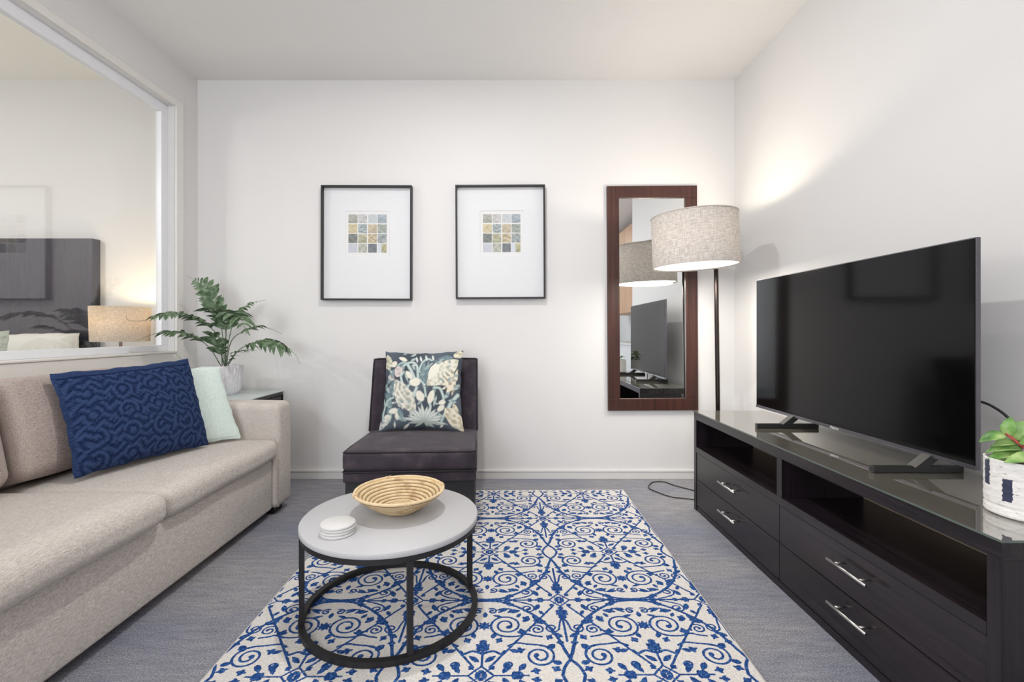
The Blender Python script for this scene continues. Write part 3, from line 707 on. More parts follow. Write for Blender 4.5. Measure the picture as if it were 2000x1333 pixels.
def floral(U_, V_):
    # paint in the frame of the printed motif (x right, y down, about 1170 wide)
    X = 80 + U_ * 1170; Y = 1290 - V_ * 1170
    C = np.zeros(U_.shape + (3,)); bg = np.array(rgb(80, 88, 98)[:3]); C[:] = bg
    C *= (1 + 0.25 * np.sin(X / 130 + Y / 210))[..., None]
    rr = np.random.default_rng(5); NZ = np.zeros_like(X)
    for _ in range(14):
        k = rr.uniform(0.03, 0.11); a_ = rr.uniform(0, 6.28); NZ += np.sin(X * k * np.cos(a_) + Y * k * np.sin(a_) + rr.uniform(0, 6.28) + 1.5 * np.sin(X * 0.02 + a_)) / 4.5
    def dist(P, W):
        D = np.full(X.shape, 1e9); Tm = np.zeros(X.shape)
        W = W if hasattr(W, '__len__') else [W] * len(P)
        P = [Vector((p[0], p[1], 0)) for p in P]
        if len(P) > 2:
            P2 = catmull(P, 6); W = np.interp(np.linspace(0, len(P) - 1, len(P2)), range(len(P)), W); P = P2
        for i, (a, b) in enumerate(zip(P[:-1], P[1:])):
            dx, dy = b[0] - a[0], b[1] - a[1]; L = dx * dx + dy * dy + 1e-9
            t_ = np.clip(((X - a[0]) * dx + (Y - a[1]) * dy) / L, 0, 1); wd = W[i] + t_ * (W[i + 1] - W[i])
            d = np.hypot(X - a[0] - t_ * dx, Y - a[1] - t_ * dy) - wd
            m = d < D; D = np.where(m, d, D); Tm = np.where(m, (i + t_) / (len(P) - 1), Tm)
        return D, Tm
    def put(P, W, col, vein=None, rim=None):
        nonlocal C
        D, T = dist(P, W); a = np.clip(0.5 - D / 8, 0, 1)[..., None]; c = np.array(rgb(*col)[:3]) * np.ones_like(C)
        if rim is not None: c = np.where((D > -9)[..., None], np.array(rgb(*rim)[:3]), c)
        if vein is not None:
            s_ = np.clip(0.35 + 0.9 * NZ, 0, 1)[..., None]; c = c * (1 - s_) + np.array(rgb(*vein)[:3]) * s_
        C = C * (1 - a) + c * a
    def lf(x0, y0, x1, y1, w_, col, vein=None, rim=None):
        put([(x0 + (x1 - x0) * k, y0 + (y1 - y0) * k) for k in (0, .25, .55, .8, 1)], [w_ * .2, w_ * .8, w_, w_ * .6, 1], col, vein, rim)
    teal, teal2, pale, cream, wht = (108, 128, 134), (134, 152, 156), (190, 202, 200), (222, 220, 210), (210, 214, 210)
    for (a, b, c, d, w_) in ((640, 640, 700, 240, 36), (700, 700, 760, 260, 34), (760, 700, 690, 330, 20), (820, 520, 880, 240, 40), (150, 900, 240, 560, 50), (130, 640, 250, 400, 44), (150, 500, 330, 380, 30), (240, 1000, 120, 760, 44), (240, 1180, 180, 900, 36), (300, 360, 420, 250, 30), (900, 240, 1120, 230, 40), (420, 1120, 300, 1000, 50), (500, 620, 430, 700, 22)):
        lf(a, b, c, d, w_, teal, teal2)
    st_ = [([(430, 720), (350, 560), (360, 380), (480, 290), (580, 350), (612, 540)], 20), ([(440, 330), (500, 430), (560, 560)], 24), ([(620, 420), (660, 300), (740, 235), (800, 260)], 15), ([(130, 1160), (125, 980), (160, 870), (250, 835)], 15), ([(540, 1000), (545, 860), (600, 700)], 24), ([(640, 570), (710, 660), (745, 830)], 16), ([(860, 700), (950, 710), (1000, 820), (1000, 900)], 20), ([(1060, 1010), (1120, 900), (1220, 790)], 24), ([(960, 1190), (1010, 1090), (1060, 1010)], 18), ([(270, 420), (300, 330), (400, 290)], 12), ([(800, 1100), (810, 980), (800, 900)], 18), ([(450, 760), (480, 660), (540, 620)], 14), ([(250, 1060), (240, 1150), (190, 1220)], 10), ([(850, 600), (870, 680), (880, 760)], 8), ([(90, 850), (120, 930)], 10), ([(110, 640), (140, 720)], 10)]
    for P, w_ in st_: put(P, w_, pale, None, (160, 182, 178))
    # feathered leaves
    lf(270, 590, 600, 1080, 120, (214, 212, 200), (168, 166, 156)); lf(250, 640, 420, 1020, 60, (222, 220, 210), (176, 174, 164))
    lf(780, 640, 1190, 270, 150, (222, 220, 206), (192, 190, 172)); lf(790, 560, 900, 300, 70, (226, 224, 212), None)
    for k in range(9):
        a = math.radians(100 + 22 * k); lf(1175, 610, 1175 + 250 * math.cos(a), 610 + 200 * math.sin(a), 26, (224, 218, 200), (160, 150, 138))
    for (a, b, c, d, w_) in ((560, 420, 500, 330, 20), (700, 420, 820, 300, 26), (380, 420, 470, 620, 16), (900, 820, 860, 980, 22), (180, 760, 90, 640, 26), (1010, 860, 1100, 760, 26), (620, 960, 700, 880, 18), (330, 1120, 480, 1180, 34), (1080, 880, 1190, 900, 26), (230, 480, 160, 420, 24), (1160, 720, 1240, 640, 30), (880, 1100, 1000, 1150, 24), (560, 230, 480, 260, 22), (960, 250, 880, 330, 26), (130, 900, 220, 980, 22)):
        lf(a, b, c, d, w_, (172, 186, 184), (128, 148, 150))
    for k in range(34):
        x0, y0, an = rr.uniform(90, 1240), rr.uniform(140, 1280), rr.uniform(0, 6.28); L_ = rr.uniform(50, 110)
        lf(x0, y0, x0 + L_ * math.cos(an), y0 + L_ * math.sin(an), rr.uniform(12, 24), [(196, 204, 200), (150, 168, 170), (216, 214, 204)][k % 3], (150, 162, 160))
    # buds
    for (a, b, c, d, w_) in ((620, 760, 700, 900, 62), (850, 740, 790, 950, 52), (425, 440, 520, 560, 44), (500, 610, 640, 610, 70), (210, 1030, 340, 1030, 44), (320, 1050, 345, 1170, 30), (300, 220, 430, 265, 34), (940, 930, 1030, 900, 38), (920, 1040, 1010, 960, 40), (160, 1100, 230, 1130, 44), (130, 1180, 200, 1180, 40)):
        lf(a, b, c, d, w_, (224, 220, 206), None, (202, 204, 196))
    put([(300, 420), (290, 490)], [60, 40], (214, 200, 196), (184, 176, 172)); lf(250, 300, 200, 360, 44, (222, 216, 204)); lf(120, 190, 150, 420, 60, (214, 210, 190), (170, 170, 152))
    lf(140, 520, 240, 560, 40, (200, 196, 194), (150, 150, 152))
    # fan leaf at the bottom
    for k in range(13):
        a = math.radians(168 - 14.5 * k + (k % 2) * 3); L_ = 330 - 70 * abs(math.sin(k * 1.3)); lf(728, 1195, 728 + L_ * math.cos(a), 1195 - 0.85 * L_ * math.sin(a), 27, wht, None, (168, 180, 176))
    for k in range(5): lf(728, 1195, 728 + 240 * math.cos(k * 1.2 + 2.9), 1195 + 60 * abs(math.sin(k)) + 20, 20, (170, 180, 174))
    # corner clusters
    lf(1040, 1010, 1270, 1270, 110, (222, 216, 196), (180, 172, 150)); lf(1150, 930, 1190, 1100, 44, (224, 218, 200), (186, 178, 160)); lf(1140, 200, 1240, 170, 60, (220, 214, 192), (170, 168, 150))
    lf(200, 1130, 60, 1270, 50, (206, 206, 200), (140, 146, 150)); lf(1060, 760, 1150, 640, 36, (222, 214, 196), None)
    for (x, y) in ((700, 215), (620, 230), (560, 240), (800, 210)): lf(x, y - 40, x + 30, y + 60, 16, wht)
    return C
flp, per = pillow('throw_pillow', (-0.795, 3.13, 0.948), (-0.278, 3.13, 0.955), (-0.262, 2.965, 0.448), (-0.800, 2.965, 0.448), 0.075, M['floral'], n=190, pinch=0.075, printfn=floral, org=(-0.53, 3.0, 0.45), sag=0.12)
tag(flp, 'grey and cream botanical print pillow on the charcoal velvet chair', 'pillow')

# ------------------------------------------------------------------ coffee table
tc = (-0.4405, 1.825)
ct = thing('coffee_table', 'round white-topped coffee table with black metal frame on the rug', 'coffee table', (tc[0], tc[1], 0.0105))
ZT = 0.375; RT = 0.332
lathe('tabletop', (tc[0], tc[1], 0), [(0.0, ZT - 0.021), (RT - 0.002, ZT - 0.021), (RT, ZT - 0.019), (RT, ZT - 0.004), (RT - 0.004, ZT), (0.0, ZT)], M['white_top'], ct, 128)
MB().ring((tc[0], tc[1], ZT - 0.041), RT - 0.014, [(-0.012, 0), (0.010, 0), (0.010, 0.020), (-0.012, 0.020)], 128).build('apron_ring', M['blackmetal'], ct)
MB().ring((tc[0], tc[1], 0.0105), RT - 0.010, [(-0.011, 0), (0.011, 0), (0.011, 0.020), (-0.011, 0.020)], 128).build('base_ring', M['blackmetal'], ct)
for ang in (-66, 24, 114, 204):
    a = math.radians(ang); r = RT - 0.012; x, y = tc[0] + r * math.cos(a), tc[1] + r * math.sin(a)
    c_, s_ = math.cos(a), math.sin(a); h = 0.0095
    V = [(x + (u * c_ - v * s_) * h, y + (u * s_ + v * c_) * h, z) for z in (0.030, ZT - 0.040) for u, v in ((-1, -1), (1, -1), (1, 1), (-1, 1))]
    mk('leg', V, [(0, 3, 2, 1), (4, 5, 6, 7), (0, 1, 5, 4), (1, 2, 6, 5), (2, 3, 7, 6), (3, 0, 4, 7)], M['blackmetal'], ct)
# coasters
cpos = (-0.585, 1.648)
labs = ['round white coaster lying at the bottom of the coaster stack, on the tabletop', 'round white coaster, second from the bottom of the stack on the coffee table', 'round white coaster, second from the top of the stack on the coffee table', 'round white coaster lying topmost of the coaster stack on the coffee table']
offs = [(0.0, 0.0), (-0.0015, 0.001), (0.001, 0.002), (-0.001, 0.0)]
co0 = lathe('coaster', (cpos[0], cpos[1], ZT), [(0, 0), (0.055, 0), (0.0585, 0.0015), (0.0595, 0.004), (0.0590, 0.0075), (0.0565, 0.0092), (0, 0.0095)], M['ceramic'], None, 64, org=(cpos[0], cpos[1], ZT))
for i in range(4):
    o = co0 if i == 0 else co0.copy()
    if i: COL.objects.link(o)
    o.location = (cpos[0] + offs[i][0], cpos[1] + offs[i][1], ZT + 0.0002 + 0.0097 * i)
    tag(o, labs[i], 'coaster', 'white coasters stacked on the coffee table')
# bowl
bc = (-0.418, 1.862, ZT)
bw = thing('woven_bowl', 'coiled cane bowl on the white coffee table', 'bowl', bc)
prof = []; ncoil = 13
def bprof(s_):   # 0 centre .. 1 rim
    r = 0.168 * s_; z = 0.008 + 0.070 * max(0, (s_ - 0.38) / 0.62) ** 1.15; return r, z
gro = []
for k in range(ncoil * 6 + 1):
    s_ = k / (ncoil * 6); r, z = bprof(s_); bmp = 0.0035 * abs(math.sin(PI * s_ * ncoil)) ** 0.7; prof.append((r, z + bmp)); gro.append(1 - abs(math.sin(PI * s_ * ncoil)) ** 0.5)
tp = len(prof)
for k in range(ncoil * 6, -1, -1):
    s_ = k / (ncoil * 6); r, z = bprof(s_); bmp = 0.003 * abs(math.sin(PI * s_ * ncoil)) ** 0.7; prof.append((r + bmp * 0.8 if s_ > 0.3 else r, z - 0.0055 - bmp * 0.6)); gro.append(1 - abs(math.sin(PI * s_ * ncoil)) ** 0.5)
lathe('bowl_body', bc, prof, M['cane'], bw, 96, attr=('groove', lambda i, j, v: min(1.0, gro[j] * 1.25)))
rimr = 0.1705
MB().ring((bc[0], bc[1], bc[2] + 0.080), rimr, [(0.0058 * math.cos(a), 0.0058 * math.sin(a)) for a in np.linspace(0, 2 * PI, 9)[:-1]], 96).build('rim', M['rimcane'], bw, True)
for ang in (-68, 118, 20, 205):
    mb = MB()
    for k in range(4):
        a = math.radians(ang + k * 2.2 - 3); x, y = bc[0] + rimr * math.cos(a), bc[1] + rimr * math.sin(a); e = Vector((math.cos(a), math.sin(a), 0))
        c = Vector((x, y, bc[2] + 0.080)); mb.tube([c + e * 0.0075 * math.cos(q) + Vector((0, 0, 0.0075 * math.sin(q))) for q in np.linspace(0, 2 * PI, 9)], 0.0018, 5, False)
    mb.build('binding', M['rimcane'], bw, True)

# ------------------------------------------------------------------ framed prints
def tiles(U_, V_, seed):
    C = np.ones(U_.shape + (3,)) * 0.80; r = np.random.default_rng(seed)
    A = {}
    cols = [[(178, 180, 168), (206, 206, 206), (196, 202, 204), (170, 184, 192)], [(206, 196, 158), (168, 182, 184), (206, 194, 160), (158, 168, 156)],
            [(96, 108, 100), (196, 194, 158), (204, 190, 148), (160, 170, 170)], [(196, 200, 210), (186, 188, 176), (74, 90, 102), (196, 192, 140)]]
    drk = [[(120, 124, 104), (160, 160, 160), (180, 190, 196), (110, 130, 142)], [(190, 168, 106), (92, 108, 112), (160, 140, 110), (112, 124, 112)],
           [(40, 50, 48), (120, 120, 78), (150, 128, 88), (96, 108, 112)], [(186, 190, 204), (140, 144, 128), (40, 54, 66), (130, 128, 74)]]
    for ry in range(4):
        for cx_ in range(4):
            u0, v1 = cx_ / 4 + 0.012, 1 - ry / 4 - 0.012; m = (U_ > u0) & (U_ < u0 + 0.226) & (V_ < v1) & (V_ > v1 - 0.226)
            a, b = (U_ - u0) / 0.226, (V_ - v1 + 0.226) / 0.226
            f = r.uniform(2, 9, 6); p = r.uniform(0, 6, 6)
            n_ = np.sin(a * f[0] + 3 * np.sin(b * f[1] + p[0]) + p[1]) * 0.5 + np.sin(b * f[2] * 1.5 + 2 * np.sin(a * f[3] + p[2]) + p[3]) * 0.4 + 0.25 * np.sin(a * 17 + b * 13 + 3 * np.sin(9 * b + p[4]))
            k = np.clip(0.42 + 0.8 * n_, 0, 1)
            if (ry + cx_) % 3 == 0: k = np.clip(k * 0.6 + (1 - b) * 0.5, 0, 1)
            k = k[..., None]; c = np.array(rgb(*cols[ry][cx_])[:3]) * (1 - k) + np.array(rgb(*drk[ry][cx_])[:3]) * k
            if (ry, cx_) == (3, 3): c = np.where((a < 0.42)[..., None], np.array(rgb(206, 214, 224)[:3]), c)
            c = c * 0.75 + 0.25 * 0.72
            C[m] = c[m]
    return C
def picture(x0, x1, z0, z1, px0, px1, pz0, pz1, label, rot, seed):
    cxm, czm = (x0 + x1) / 2, (z0 + z1) / 2; root = thing('picture_frame', label, 'picture', (cxm, YB, czm), 'framed prints on the back wall')
    D = 0.044; b = 0.011; fy = YB - D
    MB().box(x0, fy, z1 - b, x1, YB, z1).box(x0, fy, z0, x1, YB, z0 + b).box(x0, fy, z0 + b, x0 + b, YB, z1 - b).box(x1 - b, fy, z0 + b, x1, YB, z1 - b).build('frame', M['pframe'], root, bevel=0.001)
    # mat board with a bevelled window
    my = YB - 0.008; V = []; F = []
    o4 = [(x0 + b, z0 + b), (x1 - b, z0 + b), (x1 - b, z1 - b), (x0 + b, z1 - b)]; i4 = [(px0, pz0), (px1, pz0), (px1, pz1), (px0, pz1)]
    g = 0.003; j4 = [(px0 + g, pz0 + g), (px1 - g, pz0 + g), (px1 - g, pz1 - g), (px0 + g, pz1 - g)]
    V = [(x, my, z) for x, z in o4] + [(x, my, z) for x, z in i4] + [(x, my + 0.003, z) for x, z in j4] + [(x, YB - 0.001, z) for x, z in o4]
    for k in range(4):
        q = (k + 1) % 4; F += [(k, q, 4 + q, 4 + k), (4 + k, 4 + q, 8 + q, 8 + k), (q, k, 12 + k, 12 + q)]
    F.append((12, 15, 14, 13)); mk('mat_board', V, F, M['matboard'], root)
    n = 120; u = np.linspace(0, 1, n + 1); U_, V_ = np.meshgrid(u, u, indexing='ij'); mx = 0.010
    X_ = px0 + g + (px1 - px0 - 2 * g) * U_; Z_ = pz0 + g + (pz1 - pz0 - 2 * g) * V_
    V = np.stack([X_, np.full_like(X_, my + 0.0028), Z_], -1).reshape(-1, 3); N = n + 1
    F = [(i * N + j, (i + 1) * N + j, (i + 1) * N + j + 1, i * N + j + 1) for i in range(n) for j in range(n)]
    o = mk('art_print', V, F, M['print'], root)
    e = 0.055; c = tiles((U_ - e) / (1 - 2 * e), (V_ - e * 0.9) / (1 - 2 * e), seed)
    c = np.where(((U_ < e) | (U_ > 1 - e) | (V_ < e) | (V_ > 1 - e))[..., None], 0.80, c).reshape(-1, 3)
    at = o.data.attributes.new('print', 'FLOAT_COLOR', 'POINT'); at.data.foreach_set('color', np.concatenate([c, np.ones((len(c), 1))], 1).ravel())
    root.rotation_euler = (0, math.radians(rot), 0)
picture(-1.341, -0.681, 1.309, 2.144, -1.175, -0.848, 1.636, 1.966, 'black framed grid of small watercolours, left of the two pictures', 0.15, 3)
picture(-0.362, 0.290, 1.320, 2.148, -0.186, 0.134, 1.640, 1.968, 'black framed grid of small watercolours, right-hand one nearer the mirror', -0.25, 4)

# ------------------------------------------------------------------ mirror
mr = thing('wall_mirror', 'tall dark wood framed mirror hanging on the back wall', 'mirror', (1.08, YB, 1.33))
mx0, mx1, mz0, mz1 = 0.746, 1.404, 0.503, 2.145; fb = 0.088; fy = YB - 0.026
MB().box(mx0, fy, mz1 - fb, mx1, YB, mz1).box(mx0, fy, mz0, mx1, YB, mz0 + fb).box(mx0, fy, mz0 + fb, mx0 + fb, YB, mz1 - fb).box(mx1 - fb, fy, mz0 + fb, mx1, YB, mz1 - fb).build('frame', M['walnut'], mr, bevel=0.003)
box('mirror_glass', (mx0 + fb - 0.005, YB - 0.012, mz0 + fb - 0.005), (mx1 - fb + 0.005, YB - 0.004, mz1 - fb + 0.005), M['mirror'], mr)
mr.rotation_euler = (0, math.radians(-0.35), 0)

# ------------------------------------------------------------------ floor lamp
lp = thing('floor_lamp', 'floor lamp with a wide linen drum shade behind the media cabinet', 'lamp', (1.437, 3.17, 0))
lathe('base', (1.437, 3.17, 0), [(0, 0), (0.14, 0), (0.14, 0.018), (0.13, 0.024), (0.02, 0.026), (0.0, 0.03)], M['pole'], lp, 48)
lc = Vector((1.176, 2.93, 1.642))
top = Vector((1.412, 3.165, 1.835))
MB().tube([(1.437, 3.17, 0.02), (1.43, 3.17, 0.6), (1.421, 3.168, 1.2), (1.412, 3.165, 1.80)], 0.0145, 14).build('pole', M['pole'], lp, True)
MB().tube([(1.412, 3.165, 1.79), (1.405, 3.158, 1.825), (1.38, 3.13, 1.838), (1.25, 3.0, 1.838), (lc.x, lc.y, 1.838)], 0.009, 10).build('arm', M['pole'], lp, True)
Rt = Matrix.Rotation(math.radians(2.2), 4, 'Y') @ Matrix.Rotation(math.radians(0.0), 4, 'X')
def tilt(o):
    # tilt the part about the shade centre
    c = lc - Vector(ORG[o.name]); o.data.transform(Matrix.Translation(c) @ Rt.inverted() @ Matrix.Translation(-c)); return o
SH = 0.318; SR = 0.254
sh = lathe('lamp_shade', (lc.x, lc.y, lc.z), [(SR, -SH / 2), (SR - 0.001, SH / 2), (SR - 0.004, SH / 2), (SR - 0.004, -SH / 2), (SR, -SH / 2)], M['linen'], lp, 128)
tilt(sh)
for z in (-SH / 2, SH / 2 - 0.006):
    tilt(MB().ring((lc.x, lc.y, lc.z + z), SR, [(-0.001, 0), (0.0012, 0), (0.0012, 0.005), (-0.001, 0.005)], 96).build('trim_ring', M['linen'], lp))
tilt(lathe('diffuser', (lc.x, lc.y, lc.z - SH / 2 + 0.008), [(0, 0), (SR - 0.006, 0), (SR - 0.006, 0.003), (0, 0.003)], M['diffuser'], lp, 64))
lathe('bulb', (lc.x, lc.y, lc.z + 0.0), [(0, -0.03), (0.02, -0.024), (0.03, 0.0), (0.026, 0.02), (0.014, 0.045), (0.0, 0.05)], M['bulb'], lp, 24)
MB().tube([(lc.x, lc.y, 1.838), (lc.x, lc.y, 1.70)], 0.006, 8).build('lamp_holder', M['pole'], lp, True)
MB().tube([(lc.x + 0.2555 * math.cos(math.radians(q)), lc.y + 0.2555 * math.sin(math.radians(q)), z) for q, z in ((-63, 1.613), (-58, 1.595), (-52, 1.566))], 0.0022, 6).build('snag', M['scratch'], lp, True)
pl = bpy.data.lights.new('floor_lamp_light', 'POINT'); pl.energy = 14; pl.color = (1.0, 0.90, 0.74); pl.shadow_soft_size = 0.035
po = bpy.data.objects.new('floor_lamp_light', pl); COL.objects.link(po); po.location = (lc.x, lc.y, lc.z + 0.085)
al = area('floor_lamp_downlight', (lc.x, lc.y, lc.z - SH / 2 - 0.004), (0, 0, 0), 0.44, 10, (1.0, 0.94, 0.84))

# ------------------------------------------------------------------ media cabinet
mc = thing('media_cabinet', 'long espresso wood media cabinet with four drawers below the television', 'cabinet', (1.37, 1.98, 0))
X0, X1, Y0, Y1 = 1.150, 1.578, 1.0915, 2.872; ZTOP = 0.590
es, ez = M['espresso'], M['espressoz']
YM = (Y0 + Y1) / 2
MB().box(X0, Y0, 0.548, X1, Y1, ZTOP - 0.0).build('top', es, mc, bevel=0.001)
MB().box(X0, Y0, 0, 1.505, Y0 + 0.034, 0.5475).build('side_panel', ez, mc, bevel=0.001)
MB().box(X0, Y1 - 0.034, 0, 1.505, Y1, 0.5475).build('side_panel', ez, mc, bevel=0.001)
MB().box(X0 + 0.002, YM - 0.018, 0.3855, 1.505, YM + 0.018, 0.5475).build('divider', ez, mc)
MB().box(X0, Y0 + 0.0345, 0.352, 1.505, Y1 - 0.0345, 0.385).build('shelf', es, mc, bevel=0.001)
MB().box(X0 + 0.004, Y0 + 0.0345, 0, 1.505, Y1 - 0.0345, 0.030).build('plinth', es, mc)
MB().box(X0 + 0.022, Y0 + 0.0345, 0.0305, 1.505, Y1 - 0.0345, 0.3515).build('drawer_box', ez, mc)
for (ya, yb) in ((Y0 + 0.036, YM - 0.0015), (YM + 0.0015, Y1 - 0.036)):
    for (za, zb, zh) in ((0.1925, 0.3495, 0.291), (0.034, 0.1895, 0.141)):
        d = box('drawer', (X0 + 0.003, ya, za), (X0 + 0.0215, yb, zb), es, mc, 0.0012)
        yc = (ya + yb) / 2 - 0.005 if ya < YM - 0.1 else (ya + yb) / 2 - 0.02
        hx = X0 - 0.033
        h_ = MB().tube([(hx, yc - 0.088, zh), (hx, yc + 0.088, zh)], 0.0055, 10)
        for s_ in (-0.055, 0.055): h_.tube([(hx, yc + s_, zh), (X0 + 0.0035, yc + s_, zh)], 0.004, 8)
        h_.build('handle', M['steel'], d, True)['label'] = 'brushed steel bar handle'
box('back_panel', (1.493, Y0 + 0.0345, 0.3855), (1.505, YM - 0.0185, 0.5475), M['backwood'], mc)
box('back_panel', (1.493, YM + 0.0185, 0.3855), (1.505, Y1 - 0.0345, 0.5475), M['backwood'], mc)
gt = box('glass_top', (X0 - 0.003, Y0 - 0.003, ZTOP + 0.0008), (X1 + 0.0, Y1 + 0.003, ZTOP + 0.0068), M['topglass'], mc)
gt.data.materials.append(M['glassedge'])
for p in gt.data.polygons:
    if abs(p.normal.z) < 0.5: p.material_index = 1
ZG = ZTOP + 0.0070

# ------------------------------------------------------------------ television
tv = thing('television', 'large flat black television standing on the media cabinet', 'television', (1.44, 2.06, ZG))
ty0, ty1, tz0, tz1, tx = 1.452, 2.685, 0.651, 1.372, 1.440
skew = lambda y: tx + 0.010 * (2.06 - y) / 0.6
def slab(name, ya, yb, za, zb, dx0, dx1, m, bevel=0.0):
    V = [(skew(y) + dx, y, z) for dx in (dx0, dx1) for y in (ya, yb) for z in (za, zb)]
    o = MB(); o.add(V, [(0, 1, 3, 2), (4, 6, 7, 5), (0, 4, 5, 1), (2, 3, 7, 6), (0, 2, 6, 4), (1, 5, 7, 3)]); return o.build(name, m, tv, bevel=bevel)
slab('frame', ty0, ty1, tz0, tz1, 0.002, 0.016, M['tvedge'], 0.001)
slab('screen', ty0 + 0.004, ty1 - 0.004, tz0 + 0.014, tz1 - 0.004, 0.0, 0.0025, M['screen'])
slab('bottom_bezel', ty0, ty1, tz0, tz0 + 0.0135, -0.0015, 0.0025, M['tvedge'], 0.001)
slab('rear_housing', ty0 + 0.12, ty1 - 0.12, tz0 + 0.02, tz0 + 0.42, 0.016, 0.060, M['black'], 0.008)
for yf in (1.617, 2.360):
    f = MB().box(1.255, yf - 0.011, ZG, 1.565, yf + 0.011, ZG + 0.022)
    f.build('foot', M['black'], tv, bevel=0.003)
    V = [(skew(yf) + a, yf + b * 0.018 , z) for z, (a0, a1), dy in ((ZG + 0.02, (-0.055, -0.012), 0), (tz0 + 0.01, (0.001, 0.045), 0)) for a in (a0, a1) for b in (-1, 1)]
    g = MB(); g.add(V, [(0, 1, 3, 2), (4, 6, 7, 5), (0, 4, 5, 1), (2, 3, 7, 6), (0, 2, 6, 4), (1, 5, 7, 3)]); g.build('foot_stem', M['black'], tv)
fc_ = bpy.data.curves.new('brand_mark', 'FONT'); fc_.body = 'Hisense'; fc_.size = 0.017; fc_.extrude = 0.0002; fc_.align_x = 'CENTER'
tmpo = bpy.data.objects.new('brand_mark', fc_); COL.objects.link(tmpo); fc_.materials.append(M['mark']); bpy.context.view_layer.update()
fme = bpy.data.meshes.new_from_object(tmpo.evaluated_get(bpy.context.evaluated_depsgraph_get())); bpy.data.objects.remove(tmpo)
fo = bpy.data.objects.new('brand_mark', fme); COL.objects.link(fo); fo.parent = tv
fo.rotation_euler = (PI / 2, 0, -PI / 2); fo.location = (skew(2.06) - 0.0019 - 1.44, 2.06 - 2.06, tz0 + 0.002 - ZG)
cb = MB().tube(catmull([Vector(p) for p in ((1.512, 1.61, 0.862), (1.575, 1.59, 0.850), (1.60, 1.55, 0.835), (1.622, 1.51, 0.79), (1.63, 1.49, 0.70), (1.635, 1.50, 0.5), (1.64, 1.6, 0.02))], 8), 0.004, 8).build('power_cable', M['cable'], None, True, org=(1.63, 1.5, 0.02))
tag(cb, 'black power cable curving from behind the television to the floor', 'cable')
fcb = MB().tube(catmull([Vector(p) for p in ((1.42, 3.03, 0.006), (1.20, 3.26, 0.006), (1.135, 3.36, 0.006), (1.06, 3.36, 0.006), (1.01, 3.30, 0.006), (0.985, 3.22, 0.006), (1.02, 3.14, 0.006), (1.075, 3.06, 0.006), (1.15, 3.03, 0.006), (1.30, 2.98, 0.006))], 8), 0.0035, 8).build('black_cable', M['cable'], None, True, org=(1.1, 3.2, 0.0))
tag(fcb, 'thin black cord looped on the carpet beside the cabinet', 'cable')

# ------------------------------------------------------------------ small pot plant
pc = (1.370, 1.236, ZG)
pp = thing('potted_plant', 'small green leafed plant in a white speckled pot on the cabinet', 'plant', pc)
def dab(i, j, v):
    a = (i / 96) * 2 * PI; out = 0
    for (c, hw, z0, z1) in ((math.radians(197), 0.12, 0.045, 0.102), (math.radians(159), 0.13, 0.075, 0.140)):
        d = abs(a - c); out = max(out, 1.0 if d < hw and z0 < v[2] - pc[2] < z1 else 0)
    return out
lathe('pot', pc, [(0, 0.004), (0.072, 0.0), (0.080, 0.004)] + [(0.082 + 0.0004 * math.sin(z * 300) - (0.003 if abs(z - 0.026) < 0.003 else 0), z) for z in np.linspace(0.008, 0.142, 40)] + [(0.0825, 0.146), (0.078, 0.147), (0.076, 0.142), (0.075, 0.122), (0, 0.122)], M['dabpot'], pp, 96, attr=('dab', dab))
lathe('soil', pc, [(0, 0.131), (0.04, 0.130), (0.0755, 0.127)], M['soil'], pp, 32)
def pq(a, b, c): return (pc[0] + 0.67 * a + 0.74 * b, pc[1] - 0.74 * a + 0.67 * b, pc[2] + c)   # a across, b away, c up
MB().tube(catmull([Vector(pq(*q)) for q in ((0.045, 0.0, 0.125), (0.020, -0.02, 0.158), (-0.012, -0.03, 0.188), (-0.040, -0.03, 0.216))], 6), [0.0055 - 0.00012 * i for i in range(19)], 8).build('stem', M['redstem'], pp, True)
def bleaf(base, tip, width, cup=0.25, nrm=(0, -0.4, 1)):
    base = Vector(base); tip = Vector(tip); ax = tip - base; L_ = ax.length; ax.normalize(); side = ax.cross(Vector(nrm)).normalized(); up_ = side.cross(ax).normalized(); V = []; m = 10; w5 = 7
    for q in range(m + 1):
        u = q / m; hw = width * 0.5 * (math.sin(PI * u ** 0.8) ** 0.7 if 0 < u < 1 else 0.03)
        for k in range(w5):
            s_ = 2 * k / (w5 - 1) - 1
            V.append(base + ax * L_ * u + side * hw * s_ + up_ * (cup * hw * s_ * s_ - 0.15 * L_ * u * u + 0.1 * L_ * math.sin(PI * u)))
    F = [(q * w5 + k, q * w5 + k + 1, (q + 1) * w5 + k + 1, (q + 1) * w5 + k) for q in range(m) for k in range(w5 - 1)]
    o = mk('leaf', V, F, M['leaf'], pp, True); s = o.modifiers.new('thickness', 'SOLIDIFY'); s.thickness = 0.0015; return o
cam_n = (-0.74, -0.67, 0.25)
